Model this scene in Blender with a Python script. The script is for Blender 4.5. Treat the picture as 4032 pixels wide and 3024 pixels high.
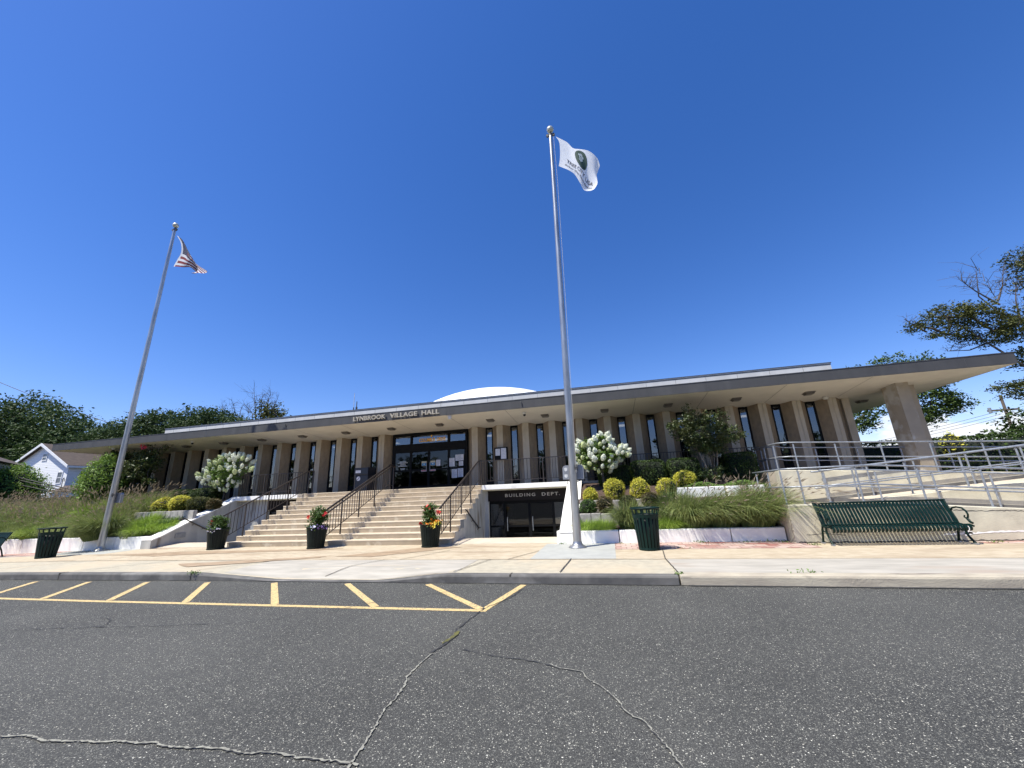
import bpy, math, random
import numpy as np
from mathutils import Matrix, Vector

for o in list(bpy.data.objects): bpy.data.objects.remove(o)
S = bpy.context.scene
C = S.collection
rad = math.radians
rng = np.random.default_rng(7)
random.seed(7)

# ------------------------------------------------------------ camera
yaw, pitch, roll = rad(-13.14), rad(15.82), rad(-2.40)
fw = Vector((math.sin(yaw)*math.cos(pitch), math.cos(yaw)*math.cos(pitch), math.sin(pitch)))
rt = Vector((math.cos(yaw), -math.sin(yaw), 0)); up = rt.cross(fw)
r2 = rt*math.cos(roll)+up*math.sin(roll); u2 = -rt*math.sin(roll)+up*math.cos(roll)
cam = bpy.data.cameras.new('camera'); co = bpy.data.objects.new('camera', cam); C.objects.link(co)
co.matrix_world = Matrix(((r2.x,u2.x,-fw.x,0),(r2.y,u2.y,-fw.y,0),(r2.z,u2.z,-fw.z,1.6),(0,0,0,1)))
cam.sensor_width = 36; cam.lens = 36*1514/4032; cam.clip_end = 2000; cam.clip_start = .05
S.camera = co
S.render.resolution_x = 1024; S.render.resolution_y = 768

# ------------------------------------------------------------ sky and sun
SUN_EL = rad(61.3); SUN_ROT = math.atan2(-.74, -.67)
W = bpy.data.worlds.new('World'); S.world = W; W.use_nodes = True
wn = W.node_tree.nodes; wl = W.node_tree.links; wn.clear()
wo = wn.new('ShaderNodeOutputWorld'); bg = wn.new('ShaderNodeBackground'); sk = wn.new('ShaderNodeTexSky')
sk.sky_type = 'NISHITA'; sk.sun_disc = False; sk.sun_elevation = SUN_EL; sk.sun_rotation = SUN_ROT
sk.altitude = 0; sk.air_density = 1.0; sk.dust_density = .25; sk.ozone_density = 3.0
bg.inputs['Strength'].default_value = .119
tc = wn.new('ShaderNodeTexCoord')
nz = wn.new('ShaderNodeTexNoise'); nz.inputs['Scale'].default_value = 13; nz.inputs['Detail'].default_value = 7; nz.inputs['Roughness'].default_value = .55
mp = wn.new('ShaderNodeMapping'); mp.inputs['Scale'].default_value = (1, 1, 2.0)
wl.new(tc.outputs['Generated'], mp.inputs['Vector']); wl.new(mp.outputs[0], nz.inputs['Vector'])
cd = Vector((math.sin(rad(35)), math.cos(rad(35)), .075)).normalized()
dt = wn.new('ShaderNodeVectorMath'); dt.operation = 'DOT_PRODUCT'; dt.inputs[1].default_value = cd
nrm = wn.new('ShaderNodeVectorMath'); nrm.operation = 'NORMALIZE'
wl.new(tc.outputs['Generated'], nrm.inputs[0]); wl.new(nrm.outputs[0], dt.inputs[0])
mr = wn.new('ShaderNodeMapRange'); mr.inputs['From Min'].default_value = .975; mr.inputs['From Max'].default_value = .997
wl.new(dt.outputs['Value'], mr.inputs['Value'])
sx = wn.new('ShaderNodeSeparateXYZ'); wl.new(nrm.outputs[0], sx.inputs[0])
m2 = wn.new('ShaderNodeMapRange'); m2.inputs['From Min'].default_value = .17; m2.inputs['From Max'].default_value = .06
wl.new(sx.outputs['Z'], m2.inputs['Value'])
ad = wn.new('ShaderNodeMath'); ad.operation = 'MULTIPLY'; wl.new(mr.outputs[0], ad.inputs[0]); wl.new(m2.outputs[0], ad.inputs[1])
a2 = wn.new('ShaderNodeMath'); a2.operation = 'MULTIPLY_ADD'; a2.inputs[1].default_value = .66; wl.new(ad.outputs[0], a2.inputs[0]); wl.new(nz.outputs['Fac'], a2.inputs[2])
m3 = wn.new('ShaderNodeMapRange'); m3.inputs['From Min'].default_value = .93; m3.inputs['From Max'].default_value = 1.03
wl.new(a2.outputs[0], m3.inputs['Value'])
hs = wn.new('ShaderNodeHueSaturation'); hs.inputs['Saturation'].default_value = 1.30; hs.inputs['Hue'].default_value = .505
tn = wn.new('ShaderNodeVectorMath'); tn.operation = 'MULTIPLY'; tn.inputs[1].default_value = (1.04, .92, 1.085)
wl.new(sk.outputs[0], hs.inputs['Color']); wl.new(hs.outputs[0], tn.inputs[0])
mx = wn.new('ShaderNodeMix'); mx.data_type = 'RGBA'; wl.new(m3.outputs[0], mx.inputs['Factor']); wl.new(tn.outputs[0], mx.inputs[6]); mx.inputs[7].default_value = (6.2, 6.4, 6.8, 1)
wl.new(mx.outputs[2], bg.inputs['Color']); wl.new(bg.outputs[0], wo.inputs[0])
sd = bpy.data.lights.new('sun', 'SUN'); sd.energy = 5.0; sd.angle = rad(.53); sd.color = (1, .965, .86)
so = bpy.data.objects.new('sun', sd); C.objects.link(so)
sv = Vector((math.sin(SUN_ROT)*math.cos(SUN_EL), math.cos(SUN_ROT)*math.cos(SUN_EL), math.sin(SUN_EL)))
so.rotation_euler = sv.to_track_quat('Z', 'Y').to_euler(); so.location = (0, 0, 40)
S.view_settings.view_transform = 'Standard'; S.view_settings.look = 'None'; S.view_settings.exposure = .50; S.view_settings.gamma = 1

# ------------------------------------------------------------ materials
def lerp(a, b, t): return a+(b-a)*t
def mat(name, c1, c2=None, scale=8, rough=.75, bump=0, bscale=60, metal=0, stretch=(1,1,1), island=0, spec=None, detail=5, lo=.35, hi=.65, third=None, tscale=2, tlo=.55, thi=.7, trans=0):
    m = bpy.data.materials.new(name); m.use_nodes = True; n = m.node_tree.nodes; l = m.node_tree.links
    p = n['Principled BSDF']; p.inputs['Roughness'].default_value = rough; p.inputs['Metallic'].default_value = metal
    if spec is not None: p.inputs['Specular IOR Level'].default_value = spec
    c2 = c2 or tuple(x*.8 for x in c1)
    t = n.new('ShaderNodeTexCoord'); mpg = n.new('ShaderNodeMapping'); mpg.inputs['Scale'].default_value = stretch
    l.new(t.outputs['Object'], mpg.inputs['Vector'])
    nt = n.new('ShaderNodeTexNoise'); nt.inputs['Scale'].default_value = scale; nt.inputs['Detail'].default_value = detail
    l.new(mpg.outputs[0], nt.inputs['Vector'])
    r = n.new('ShaderNodeMapRange'); r.inputs['From Min'].default_value = lo; r.inputs['From Max'].default_value = hi
    l.new(nt.outputs['Fac'], r.inputs['Value'])
    mix = n.new('ShaderNodeMix'); mix.data_type = 'RGBA'; mix.inputs[6].default_value = (*c1, 1); mix.inputs[7].default_value = (*c2, 1)
    fac = r.outputs[0]
    if island:
        g = n.new('ShaderNodeNewGeometry'); a = n.new('ShaderNodeMath'); a.operation = 'MULTIPLY'; a.inputs[1].default_value = island
        l.new(g.outputs['Random Per Island'], a.inputs[0]); b = n.new('ShaderNodeMath'); b.operation = 'MULTIPLY_ADD'; b.inputs[1].default_value = 1-island; b.use_clamp = True
        l.new(fac, b.inputs[0]); l.new(a.outputs[0], b.inputs[2]); fac = b.outputs[0]
    l.new(fac, mix.inputs['Factor']); out = mix.outputs[2]
    if third:
        n3 = n.new('ShaderNodeTexNoise'); n3.inputs['Scale'].default_value = tscale; n3.inputs['Detail'].default_value = 6; l.new(mpg.outputs[0], n3.inputs['Vector'])
        r3 = n.new('ShaderNodeMapRange'); r3.inputs['From Min'].default_value = tlo; r3.inputs['From Max'].default_value = thi; l.new(n3.outputs['Fac'], r3.inputs['Value'])
        mm = n.new('ShaderNodeMix'); mm.data_type = 'RGBA'; l.new(r3.outputs[0], mm.inputs['Factor']); l.new(out, mm.inputs[6]); mm.inputs[7].default_value = (*third, 1); out = mm.outputs[2]
    l.new(out, p.inputs['Base Color'])
    if bump:
        nb = n.new('ShaderNodeTexNoise'); nb.inputs['Scale'].default_value = bscale; nb.inputs['Detail'].default_value = 4; l.new(t.outputs['Object'], nb.inputs['Vector'])
        bp = n.new('ShaderNodeBump'); bp.inputs['Strength'].default_value = bump; bp.inputs['Distance'].default_value = .02
        l.new(nb.outputs['Fac'], bp.inputs['Height']); l.new(bp.outputs[0], p.inputs['Normal'])
    if trans:
        # leaves let part of the light through
        tr = n.new('ShaderNodeBsdfTranslucent'); l.new(out, tr.inputs['Color']); ms = n.new('ShaderNodeMixShader'); ms.inputs[0].default_value = trans
        l.new(p.outputs[0], ms.inputs[1]); l.new(tr.outputs[0], ms.inputs[2]); l.new(ms.outputs[0], n['Material Output'].inputs[0])
    return m

def asphalt():
    m = bpy.data.materials.new('asphalt'); m.use_nodes = True; n = m.node_tree.nodes; l = m.node_tree.links; p = n['Principled BSDF']
    p.inputs['Roughness'].default_value = .85
    t = n.new('ShaderNodeTexCoord')
    big = n.new('ShaderNodeTexNoise'); big.inputs['Scale'].default_value = .45; big.inputs['Detail'].default_value = 6; l.new(t.outputs['Object'], big.inputs['Vector'])
    cr = n.new('ShaderNodeMix'); cr.data_type = 'RGBA'; cr.inputs[6].default_value = (.034, .0335, .030, 1); cr.inputs[7].default_value = (.056, .055, .049, 1)
    bm_ = n.new('ShaderNodeMapRange'); bm_.inputs['From Min'].default_value = .35; bm_.inputs['From Max'].default_value = .65; l.new(big.outputs['Fac'], bm_.inputs['Value']); l.new(bm_.outputs[0], cr.inputs['Factor'])
    wob = n.new('ShaderNodeTexNoise'); wob.inputs['Scale'].default_value = 60; l.new(t.outputs['Object'], wob.inputs['Vector'])
    vm = n.new('ShaderNodeVectorMath'); vm.operation = 'MULTIPLY_ADD'; vm.inputs[1].default_value = (.018,)*3; l.new(wob.outputs['Color'], vm.inputs[0]); l.new(t.outputs['Object'], vm.inputs[2])
    out = cr.outputs[2]; hgt = None
    for sc, th, dd, col in ((170, .45, .46, (.16, .157, .138)), (95, .55, .42, (.23, .225, .19)), (120, .72, .5, (.008, .008, .008)), (72, .86, .33, (.52, .49, .40)), (62, .93, .28, (.9, .86, .72)), (80, .95, .3, (.9, .87, .74))):
        v = n.new('ShaderNodeTexVoronoi'); v.inputs['Scale'].default_value = sc; l.new(vm.outputs[0], v.inputs['Vector'])
        s = n.new('ShaderNodeSeparateColor'); l.new(v.outputs['Color'], s.inputs[0])
        a = n.new('ShaderNodeMath'); a.operation = 'GREATER_THAN'; a.inputs[1].default_value = th; l.new(s.outputs[0], a.inputs[0])
        b = n.new('ShaderNodeMath'); b.operation = 'LESS_THAN'; b.inputs[1].default_value = dd; l.new(v.outputs['Distance'], b.inputs[0])
        k = n.new('ShaderNodeMath'); k.operation = 'MULTIPLY'; l.new(a.outputs[0], k.inputs[0]); l.new(b.outputs[0], k.inputs[1])
        k2 = n.new('ShaderNodeMath'); k2.operation = 'MULTIPLY'; l.new(k.outputs[0], k2.inputs[0]); l.new(s.outputs[1], k2.inputs[1])
        x = n.new('ShaderNodeMix'); x.data_type = 'RGBA'; l.new(k2.outputs[0], x.inputs['Factor']); l.new(out, x.inputs[6]); x.inputs[7].default_value = (*col, 1); out = x.outputs[2]
        if hgt is None: hgt = v.outputs['Distance']
    l.new(out, p.inputs['Base Color'])
    bp = n.new('ShaderNodeBump'); bp.inputs['Strength'].default_value = .5; bp.inputs['Distance'].default_value = .006; bp.invert = True; l.new(hgt, bp.inputs['Height']); l.new(bp.outputs[0], p.inputs['Normal'])
    return m

def brickmat(name, c1, c2, mortar, sc, w, h, rough=.8, ms=.02, axis=None, rotz=0):
    m = bpy.data.materials.new(name); m.use_nodes = True; n = m.node_tree.nodes; l = m.node_tree.links; p = n['Principled BSDF']; p.inputs['Roughness'].default_value = rough
    t = n.new('ShaderNodeTexCoord'); b = n.new('ShaderNodeTexBrick'); b.inputs['Scale'].default_value = sc
    b.inputs['Color1'].default_value = (*c1, 1); b.inputs['Color2'].default_value = (*c2, 1); b.inputs['Mortar'].default_value = (*mortar, 1)
    b.inputs['Brick Width'].default_value = w; b.inputs['Row Height'].default_value = h; b.inputs['Mortar Size'].default_value = ms
    mpg = n.new('ShaderNodeMapping'); mpg.inputs['Rotation'].default_value = (rad(90) if axis == 'xz' else 0, 0, rotz); l.new(t.outputs['Object'], mpg.inputs['Vector']); l.new(mpg.outputs[0], b.inputs['Vector'])
    l.new(b.outputs['Color'], p.inputs['Base Color']); return m

def glassmat(name, tint, gloss=.25, grough=.02):
    m = bpy.data.materials.new(name); m.use_nodes = True; n = m.node_tree.nodes; l = m.node_tree.links
    for x in list(n):
        if x.type == 'BSDF_PRINCIPLED': n.remove(x)
    tr = n.new('ShaderNodeBsdfTransparent'); tr.inputs[0].default_value = (*tint, 1)
    gl = n.new('ShaderNodeBsdfGlossy'); gl.inputs['Roughness'].default_value = grough; gl.inputs['Color'].default_value = (.9, .95, 1, 1)
    fr = n.new('ShaderNodeFresnel'); fr.inputs['IOR'].default_value = 1.5
    a = n.new('ShaderNodeMath'); a.operation = 'ADD'; a.use_clamp = True; a.inputs[1].default_value = gloss; l.new(fr.outputs[0], a.inputs[0])
    t = n.new('ShaderNodeTexCoord'); nb = n.new('ShaderNodeTexNoise'); nb.inputs['Scale'].default_value = 1.3; l.new(t.outputs['Object'], nb.inputs['Vector'])
    bp = n.new('ShaderNodeBump'); bp.inputs['Strength'].default_value = .06; bp.inputs['Distance'].default_value = .05; l.new(nb.outputs['Fac'], bp.inputs['Height']); l.new(bp.outputs[0], gl.inputs['Normal'])
    mxs = n.new('ShaderNodeMixShader'); l.new(a.outputs[0], mxs.inputs[0]); l.new(tr.outputs[0], mxs.inputs[1]); l.new(gl.outputs[0], mxs.inputs[2])
    l.new(mxs.outputs[0], n['Material Output'].inputs[0]); return m

M = dict(
 asphalt=asphalt(),
 walk=mat('sidewalk_concrete', (.52,.465,.345), (.40,.355,.27), 6, .85, .5, 130, third=(.56,.455,.31), tscale=.6, tlo=.45, thi=.7, detail=9, lo=.3, hi=.7),
 walk_gray=mat('gray_concrete_slab', (.48,.44,.37), (.37,.34,.285), 3, .85, .4, 120, stretch=(.5,2,1), detail=9, third=(.40,.33,.26), tscale=.9, tlo=.58, thi=.72),
 walk_pad=mat('pad_concrete', (.42,.42,.38), (.36,.36,.33), 3, .85, .15, 100),
 walk_tan=mat('tan_aggregate_concrete', (.56,.47,.335), (.44,.355,.24), 9, .85, .6, 90, stretch=(.5,1.5,1), third=(.36,.27,.18), tscale=.8, tlo=.56, thi=.7),
 stain=mat('wet_stain', (.34,.24,.15), (.42,.31,.20), 4, .6, .2, 90),
 joint=mat('dark_joint', (.05,.045,.04), (.09,.08,.06), 20, .9),
 kerb=mat('weathered_kerb', (.15,.142,.13), (.085,.082,.078), 3, .85, .3, 60, third=(.26,.25,.23), tscale=1.5),
 kerb2=mat('beige_kerb', (.50,.44,.33), (.36,.31,.24), 4, .85, .4, 50, third=(.20,.17,.14), tscale=2.2, tlo=.56, thi=.66, stretch=(.5,1,2)),
 yellow=mat('yellow_road_paint', (.72,.52,.22), (.56,.41,.19), 14, .7, .2, 150, third=(.17,.15,.12), tscale=34, tlo=.55, thi=.63),
 filler=mat('crack_filler', (.33,.32,.26), (.20,.19,.16), 20, .9),
 crack=mat('dark_crack', (.028,.028,.03), (.05,.05,.05), 20, .9),
 moss=mat('crack_moss', (.14,.13,.03), (.07,.07,.03), 30, .9),
 step=mat('stair_concrete', (.47,.39,.285), (.39,.32,.23), 2.2, .8, .2, 60, stretch=(1,1,1), third=(.56,.50,.39), tscale=3.5, tlo=.56, thi=.66),
 nose=mat('stair_tread_nosing', (.62,.53,.40), (.55,.46,.34), 4, .8, .1, 60),
 sidewall=mat('stair_side_concrete', (.48,.47,.44), (.34,.335,.32), 1.6, .8, .15, 30, stretch=(1.5,1.5,.3), third=(.20,.165,.13), tscale=2.2, tlo=.56, thi=.70),
 white=mat('whitewashed_wall', (.92,.90,.85), (.86,.83,.78), 3, .75, .12, 25, third=(.62,.58,.52), tscale=2.5, tlo=.64, thi=.78),
 rampc=mat('ramp_concrete', (.62,.57,.43), (.50,.455,.345), 3, .85, .25, 40, third=(.38,.34,.26), tscale=2.0, tlo=.58, thi=.74, detail=9, stretch=(1,1,.8)),
 rampdeck=mat('ramp_deck', (.58,.49,.38), (.5,.43,.33), 3, .85, .2, 60),
 fin=mat('fin_concrete', (.46,.40,.31), (.40,.345,.265), 5, .85, .25, 120, stretch=(1,1,.5), third=(.43,.38,.31), tscale=1.5),
 fascia=mat('fascia_gray', (.060,.060,.062), (.048,.048,.05), 3, .7, .1, 40, stretch=(1,1,.3), third=(.085,.085,.085), tscale=1.2, tlo=.6, thi=.8),
 soffit=mat('soffit_stucco', (.56,.52,.455), (.51,.475,.415), 1.5, .9, .5, 45),
 upper=mat('upper_band_concrete', (.60,.59,.57), (.52,.51,.49), 1.5, .8, .1, 30, stretch=(1.2,1,.5)),
 coping=mat('dark_coping', (.05,.05,.05), (.08,.08,.08), 5, .5),
 dome=mat('dome_white', (.82,.82,.83), (.78,.78,.8), 2, .5),
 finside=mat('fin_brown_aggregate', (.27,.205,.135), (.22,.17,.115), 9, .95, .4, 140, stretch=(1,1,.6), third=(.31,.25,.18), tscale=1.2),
 frame=mat('black_frame', (.008,.008,.009), (.012,.012,.012), 10, .5, spec=.06),
 darkpanel=mat('dark_bronze_panel', (.016,.012,.010), (.02,.016,.013), 4, .6, spec=.1),
 inter=mat('interior_wall', (.20,.19,.17), (.16,.15,.14), 1, .9),
 inceil=mat('interior_ceiling', (.42,.40,.36), (.38,.36,.33), 2, .9),
 iron=mat('brown_iron', (.040,.028,.022), (.025,.019,.016), 12, .45, spec=.6),
 galv=mat('galvanized_pipe', (.34,.36,.385), (.24,.26,.29), 14, .45, metal=.35),
 pole=mat('pole_metal', (.50,.50,.49), (.33,.33,.33), 5, .36, metal=.75, stretch=(1,1,.25), third=(.25,.25,.25), tscale=3, tlo=.6, thi=.75),
 ball=mat('finial_ball', (.62,.60,.50), (.5,.48,.4), 8, .35, metal=.4),
 green=mat('green_powder_coat', (.0018,.019,.015), (.0013,.014,.011), 9, .5, spec=.22),
 dkgreen=mat('dark_green_slat', (.004,.009,.008), (.006,.013,.011), 6, .5, spec=.2),
 pillar=mat('pillar_concrete', (.33,.28,.21), (.29,.245,.185), 3, .85, .25, 80, third=(.44,.41,.36), tscale=1.6, tlo=.54, thi=.62),
 black=mat('black_liner', (.01,.01,.011), (.015,.015,.015), 6, .6),
 soil=mat('mulch', (.09,.055,.04), (.05,.032,.025), 25, .95, .8, 60, third=(.13,.09,.07), tscale=12),
 lawn=mat('ground_grass', (.06,.09,.025), (.04,.06,.02), 2, .95),
 stone=mat('terrace_stone', (.45,.42,.38), (.30,.28,.25), 6, .85, .5, 40),
 letter=mat('sign_letter_bronze', (.46,.41,.32), (.38,.33,.26), 20, .5, metal=.3),
 gold=mat('gold_vinyl', (.80,.42,.07), (.7,.36,.06), 10, .5),
 paper=mat('paper_notice', (.68,.67,.70), (.5,.52,.58), 25, .8),
 paperb=mat('blue_notice', (.03,.16,.34), (.04,.22,.42), 12, .7),
 papers=mat('sand_notice', (.50,.44,.30), (.45,.4,.28), 12, .7),
 redn=mat('red_notice', (.45,.05,.07), (.4,.08,.1), 12, .7),
 ink=mat('ink', (.03,.03,.04), (.05,.05,.06), 12, .7),
 vinylw=mat('white_vinyl', (.6,.62,.62), (.5,.5,.5), 12, .7),
 lampg=mat('fixture_housing', (.10,.09,.08), (.14,.12,.10), 10, .5),
 lens=mat('fixture_lens', (.17,.15,.13), (.12,.11,.1), 20, .4),
 camw=mat('camera_housing', (.6,.58,.54), (.5,.48,.45), 8, .4),
 mail=mat('drop_box_navy', (.018,.020,.030), (.014,.015,.022), 8, .4),
 plate=mat('gray_plate', (.30,.31,.33), (.24,.25,.27), 6, .45, metal=.3),
 fabric=mat('flag_white', (.82,.83,.86), (.78,.79,.82), 6, .8, trans=.35),
 fgreen=mat('flag_green', (.012,.05,.04), (.01,.04,.035), 6, .8),
 fgray=mat('flag_pale_gray', (.35,.42,.45), (.3,.36,.4), 6, .8),
 fwhite=mat('flag_stripe_white', (.66,.66,.68), (.58,.58,.6), 6, .8, trans=.2),
 fred=mat('flag_red', (.20,.006,.014), (.14,.005,.010), 6, .8, trans=.12),
 fblue=mat('flag_blue', (.008,.012,.06), (.006,.009,.045), 6, .8, trans=.05),
 siding=None,
 houseroof=mat('shingle_roof', (.10,.075,.062), (.07,.052,.045), 3, .9, .4, 30, stretch=(1,1,4)),
 trim=mat('white_trim', (.8,.8,.8), (.74,.74,.75), 5, .6),
 shutter=mat('maroon_shutter', (.05,.012,.018), (.04,.01,.015), 6, .6),
 hglass=mat('house_glass', (.06,.07,.09), (.10,.12,.14), 2, .12),
 bark=mat('bark', (.11,.09,.075), (.06,.05,.042), 8, .9, .5, 20),
 stem=mat('smooth_stem', (.30,.23,.17), (.22,.17,.12), 12, .8),
 wire=mat('cable_black', (.02,.02,.022), (.03,.03,.03), 5, .6),
 wood=mat('pole_wood', (.16,.12,.09), (.11,.085,.065), 6, .9),
 l_tree=mat('leaf_tree', (.05,.085,.018), (.11,.16,.035), .8, .6, island=.45, trans=.25, spec=.3),
 l_far=mat('leaf_far', (.028,.055,.018), (.065,.105,.032), .4, .65, island=.4, trans=.2, spec=.25),
 l_olive=mat('leaf_olive', (.05,.065,.018), (.12,.125,.035), .8, .6, island=.5, trans=.25, spec=.3),
 l_hedge=mat('leaf_hedge', (.014,.034,.008), (.07,.11,.022), 3, .6, island=.5, trans=.15, spec=.25),
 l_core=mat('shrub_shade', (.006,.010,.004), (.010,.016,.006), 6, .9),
 l_yellow=mat('leaf_gold', (.88,.78,.12), (.26,.30,.04), 5, .6, island=.5, trans=.3, spec=.3),
 l_red=mat('leaf_barberry', (.09,.06,.03), (.12,.11,.03), 6, .6, island=.5, trans=.25),
 l_small=mat('leaf_small', (.05,.10,.02), (.10,.17,.035), 6, .6, island=.5, trans=.25),
 l_arb=mat('leaf_arborvitae', (.13,.22,.03), (.24,.36,.06), 3, .6, island=.5, trans=.25),
 l_crape=mat('leaf_crape', (.04,.085,.02), (.10,.10,.035), 2, .5, island=.55, trans=.25),
 l_hyd=mat('leaf_hydrangea', (.07,.14,.02), (.15,.24,.04), 3, .5, island=.5, trans=.3),
 petal=mat('petal_white', (.90,.90,.82), (.82,.86,.70), 30, .7, island=.4, trans=.3),
 petaltop=mat('petal_cream', (.82,.84,.56), (.70,.78,.42), 30, .7, island=.4, trans=.3),
 g_green=mat('grass_green', (.34,.38,.13), (.09,.145,.035), 2, .6, island=.6, trans=.3),
 g_lime=mat('grass_lime', (.32,.44,.06), (.2,.31,.045), 2, .6, island=.6, trans=.3),
 g_tan=mat('grass_seed', (.42,.34,.25), (.30,.24,.17), 5, .8, island=.5, trans=.3),
 ground_c=mat('ground_cover', (.18,.28,.05), (.08,.15,.03), 4, .7, island=.5, trans=.2),
 f_red=mat('flower_red', (.65,.03,.02), (.5,.02,.03), 9, .6),
 f_coral=mat('flower_coral', (.8,.13,.08), (.7,.08,.05), 9, .6),
 f_orange=mat('flower_orange', (.85,.35,.02), (.8,.25,.02), 9, .6),
 f_yellow=mat('flower_yellow', (.85,.75,.12), (.8,.65,.08), 9, .6),
 f_purple=mat('flower_purple', (.20,.12,.38), (.28,.18,.46), 9, .6),
 f_white=mat('flower_white', (.75,.75,.85), (.6,.6,.78), 9, .6),
 pink=mat('flower_pink', (.75,.08,.16), (.6,.05,.1), 9, .6),
 brickpave=brickmat('red_brick_paving', (.30,.11,.085), (.56,.43,.36), (.24,.17,.14), 1, .26, .26, ms=.012),
 glass=glassmat('window_glass', (.35,.36,.38), .09),
 glassd=glassmat('door_glass', (.22,.22,.23), .0),
)
M['siding'] = brickmat('white_clapboard', (.90,.90,.89), (.88,.88,.87), (.50,.51,.54), 1, 60, .16, ms=.010, axis='xz')
M['lightpanel'] = bpy.data.materials.new('ceiling_light_panel'); M['lightpanel'].use_nodes = True
_p = M['lightpanel'].node_tree.nodes['Principled BSDF']; _p.inputs['Emission Color'].default_value = (1, .93, .75, 1); _p.inputs['Emission Strength'].default_value = 1.6

# ------------------------------------------------------------ builders
class MB:
    def __init__(s): s.v = []; s.f = []; s.m = []
    def add(s, vs, fs, mi=0):
        o = len(s.v); s.v += [tuple(map(float, p)) for p in vs]; s.f += [tuple(i+o for i in f) for f in fs]; s.m += [mi]*len(fs); return s
    def box(s, x0, x1, y0, y1, z0, z1, mi=0):
        v = [(x0,y0,z0),(x1,y0,z0),(x1,y1,z0),(x0,y1,z0),(x0,y0,z1),(x1,y0,z1),(x1,y1,z1),(x0,y1,z1)]
        return s.add(v, [(0,3,2,1),(4,5,6,7),(0,1,5,4),(1,2,6,5),(2,3,7,6),(3,0,4,7)], mi)
    def prism(s, poly, z0, z1, mi=0):
        n = len(poly); v = [(x,y,z0) for x,y in poly]+[(x,y,z1) for x,y in poly]
        return s.add(v, [tuple(range(n))[::-1], tuple(range(n,2*n))]+[(i,(i+1)%n,(i+1)%n+n,i+n) for i in range(n)], mi)
    def xprism(s, poly, x0, x1, mi=0):      # poly in (y,z), extruded along x
        n = len(poly); v = [(x0,y,z) for y,z in poly]+[(x1,y,z) for y,z in poly]
        return s.add(v, [tuple(range(n)), tuple(range(n,2*n))[::-1]]+[(i,i+n,(i+1)%n+n,(i+1)%n) for i in range(n)], mi)
    def quad(s, a, b, c, d, mi=0): return s.add([a,b,c,d], [(0,1,2,3)], mi)
    def tube(s, pts, r, n=8, mi=0, cap=True):
        pts = [Vector(p) for p in pts]; rs = r if isinstance(r, (list, tuple)) else [r]*len(pts)
        rings = []; t = None
        for i, p in enumerate(pts):
            d = (pts[min(i+1,len(pts)-1)]-pts[max(i-1,0)])
            if d.length < 1e-9: d = Vector((0,0,1))
            d.normalize()
            a = Vector((0,0,1)) if abs(d.z) < .95 else Vector((1,0,0))
            if t is None: t = d.cross(a).normalized()
            else:
                t = (t-d*t.dot(d));
                t = t.normalized() if t.length > 1e-6 else d.cross(a).normalized()
            b = d.cross(t)
            rings.append([p+(t*math.cos(2*math.pi*k/n)+b*math.sin(2*math.pi*k/n))*rs[i] for k in range(n)])
        v = [q for rg in rings for q in rg]; f = []
        for i in range(len(pts)-1):
            for k in range(n): f.append((i*n+k, i*n+(k+1)%n, (i+1)*n+(k+1)%n, (i+1)*n+k))
        if cap: f += [tuple(range(n))[::-1], tuple((len(pts)-1)*n+k for k in range(n))]
        return s.add(v, f, mi)
    def lathe(s, prof, n=24, mi=0, c=(0,0,0)):
        v = [(c[0]+r*math.cos(2*math.pi*k/n), c[1]+r*math.sin(2*math.pi*k/n), c[2]+z) for r, z in prof for k in range(n)]
        f = [(i*n+k, i*n+(k+1)%n, (i+1)*n+(k+1)%n, (i+1)*n+k) for i in range(len(prof)-1) for k in range(n)]
        return s.add(v, f, mi)
    def sphere(s, c, r, n=16, m=10, mi=0, sc=(1,1,1)):
        v = []; f = []
        for i in range(m+1):
            th = math.pi*i/m
            for k in range(n):
                ph = 2*math.pi*k/n; v.append((c[0]+r*sc[0]*math.sin(th)*math.cos(ph), c[1]+r*sc[1]*math.sin(th)*math.sin(ph), c[2]+r*sc[2]*math.cos(th)))
        for i in range(m):
            for k in range(n): f.append((i*n+k, (i+1)*n+k, (i+1)*n+(k+1)%n, i*n+(k+1)%n))
        return s.add(v, f, mi)

def tag(o, label=None, cat=None, group=None, kind=None):
    if label: o['label'] = label
    if cat: o['category'] = cat
    if group: o['group'] = group
    if kind: o['kind'] = kind
    return o
def obj(name, mb, m, parent=None, smooth=False, bevel=0):
    me = bpy.data.meshes.new(name); me.from_pydata(mb.v, [], mb.f)
    ms = m if isinstance(m, (list, tuple)) else [m]
    for q in ms: me.materials.append(M[q] if isinstance(q, str) else q)
    if len(ms) > 1: me.polygons.foreach_set('material_index', mb.m)
    if smooth: me.polygons.foreach_set('use_smooth', [True]*len(me.polygons))
    me.update(); o = bpy.data.objects.new(name, me); C.objects.link(o)
    if parent: o.parent = parent
    if bevel:
        b = o.modifiers.new('bevel', 'BEVEL'); b.width = bevel; b.segments = 2; b.limit_method = 'ANGLE'; b.angle_limit = rad(40)
    return o
def smooth_angle(o, a=35):
    me = o.data; me.polygons.foreach_set('use_smooth', [True]*len(me.polygons))
    try: me.set_sharp_from_angle(angle=rad(a))
    except Exception: pass
    return o
def thing(name, label, cat, loc=(0,0,0), rz=0, group=None):
    o = bpy.data.objects.new(name, None); C.objects.link(o); o.location = loc; o.rotation_euler = (0,0,rz); o.empty_display_size = .2
    return tag(o, label, cat, group)
def struct(name, mb, m, **k): return tag(obj(name, mb, m, **k), kind='structure')
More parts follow.
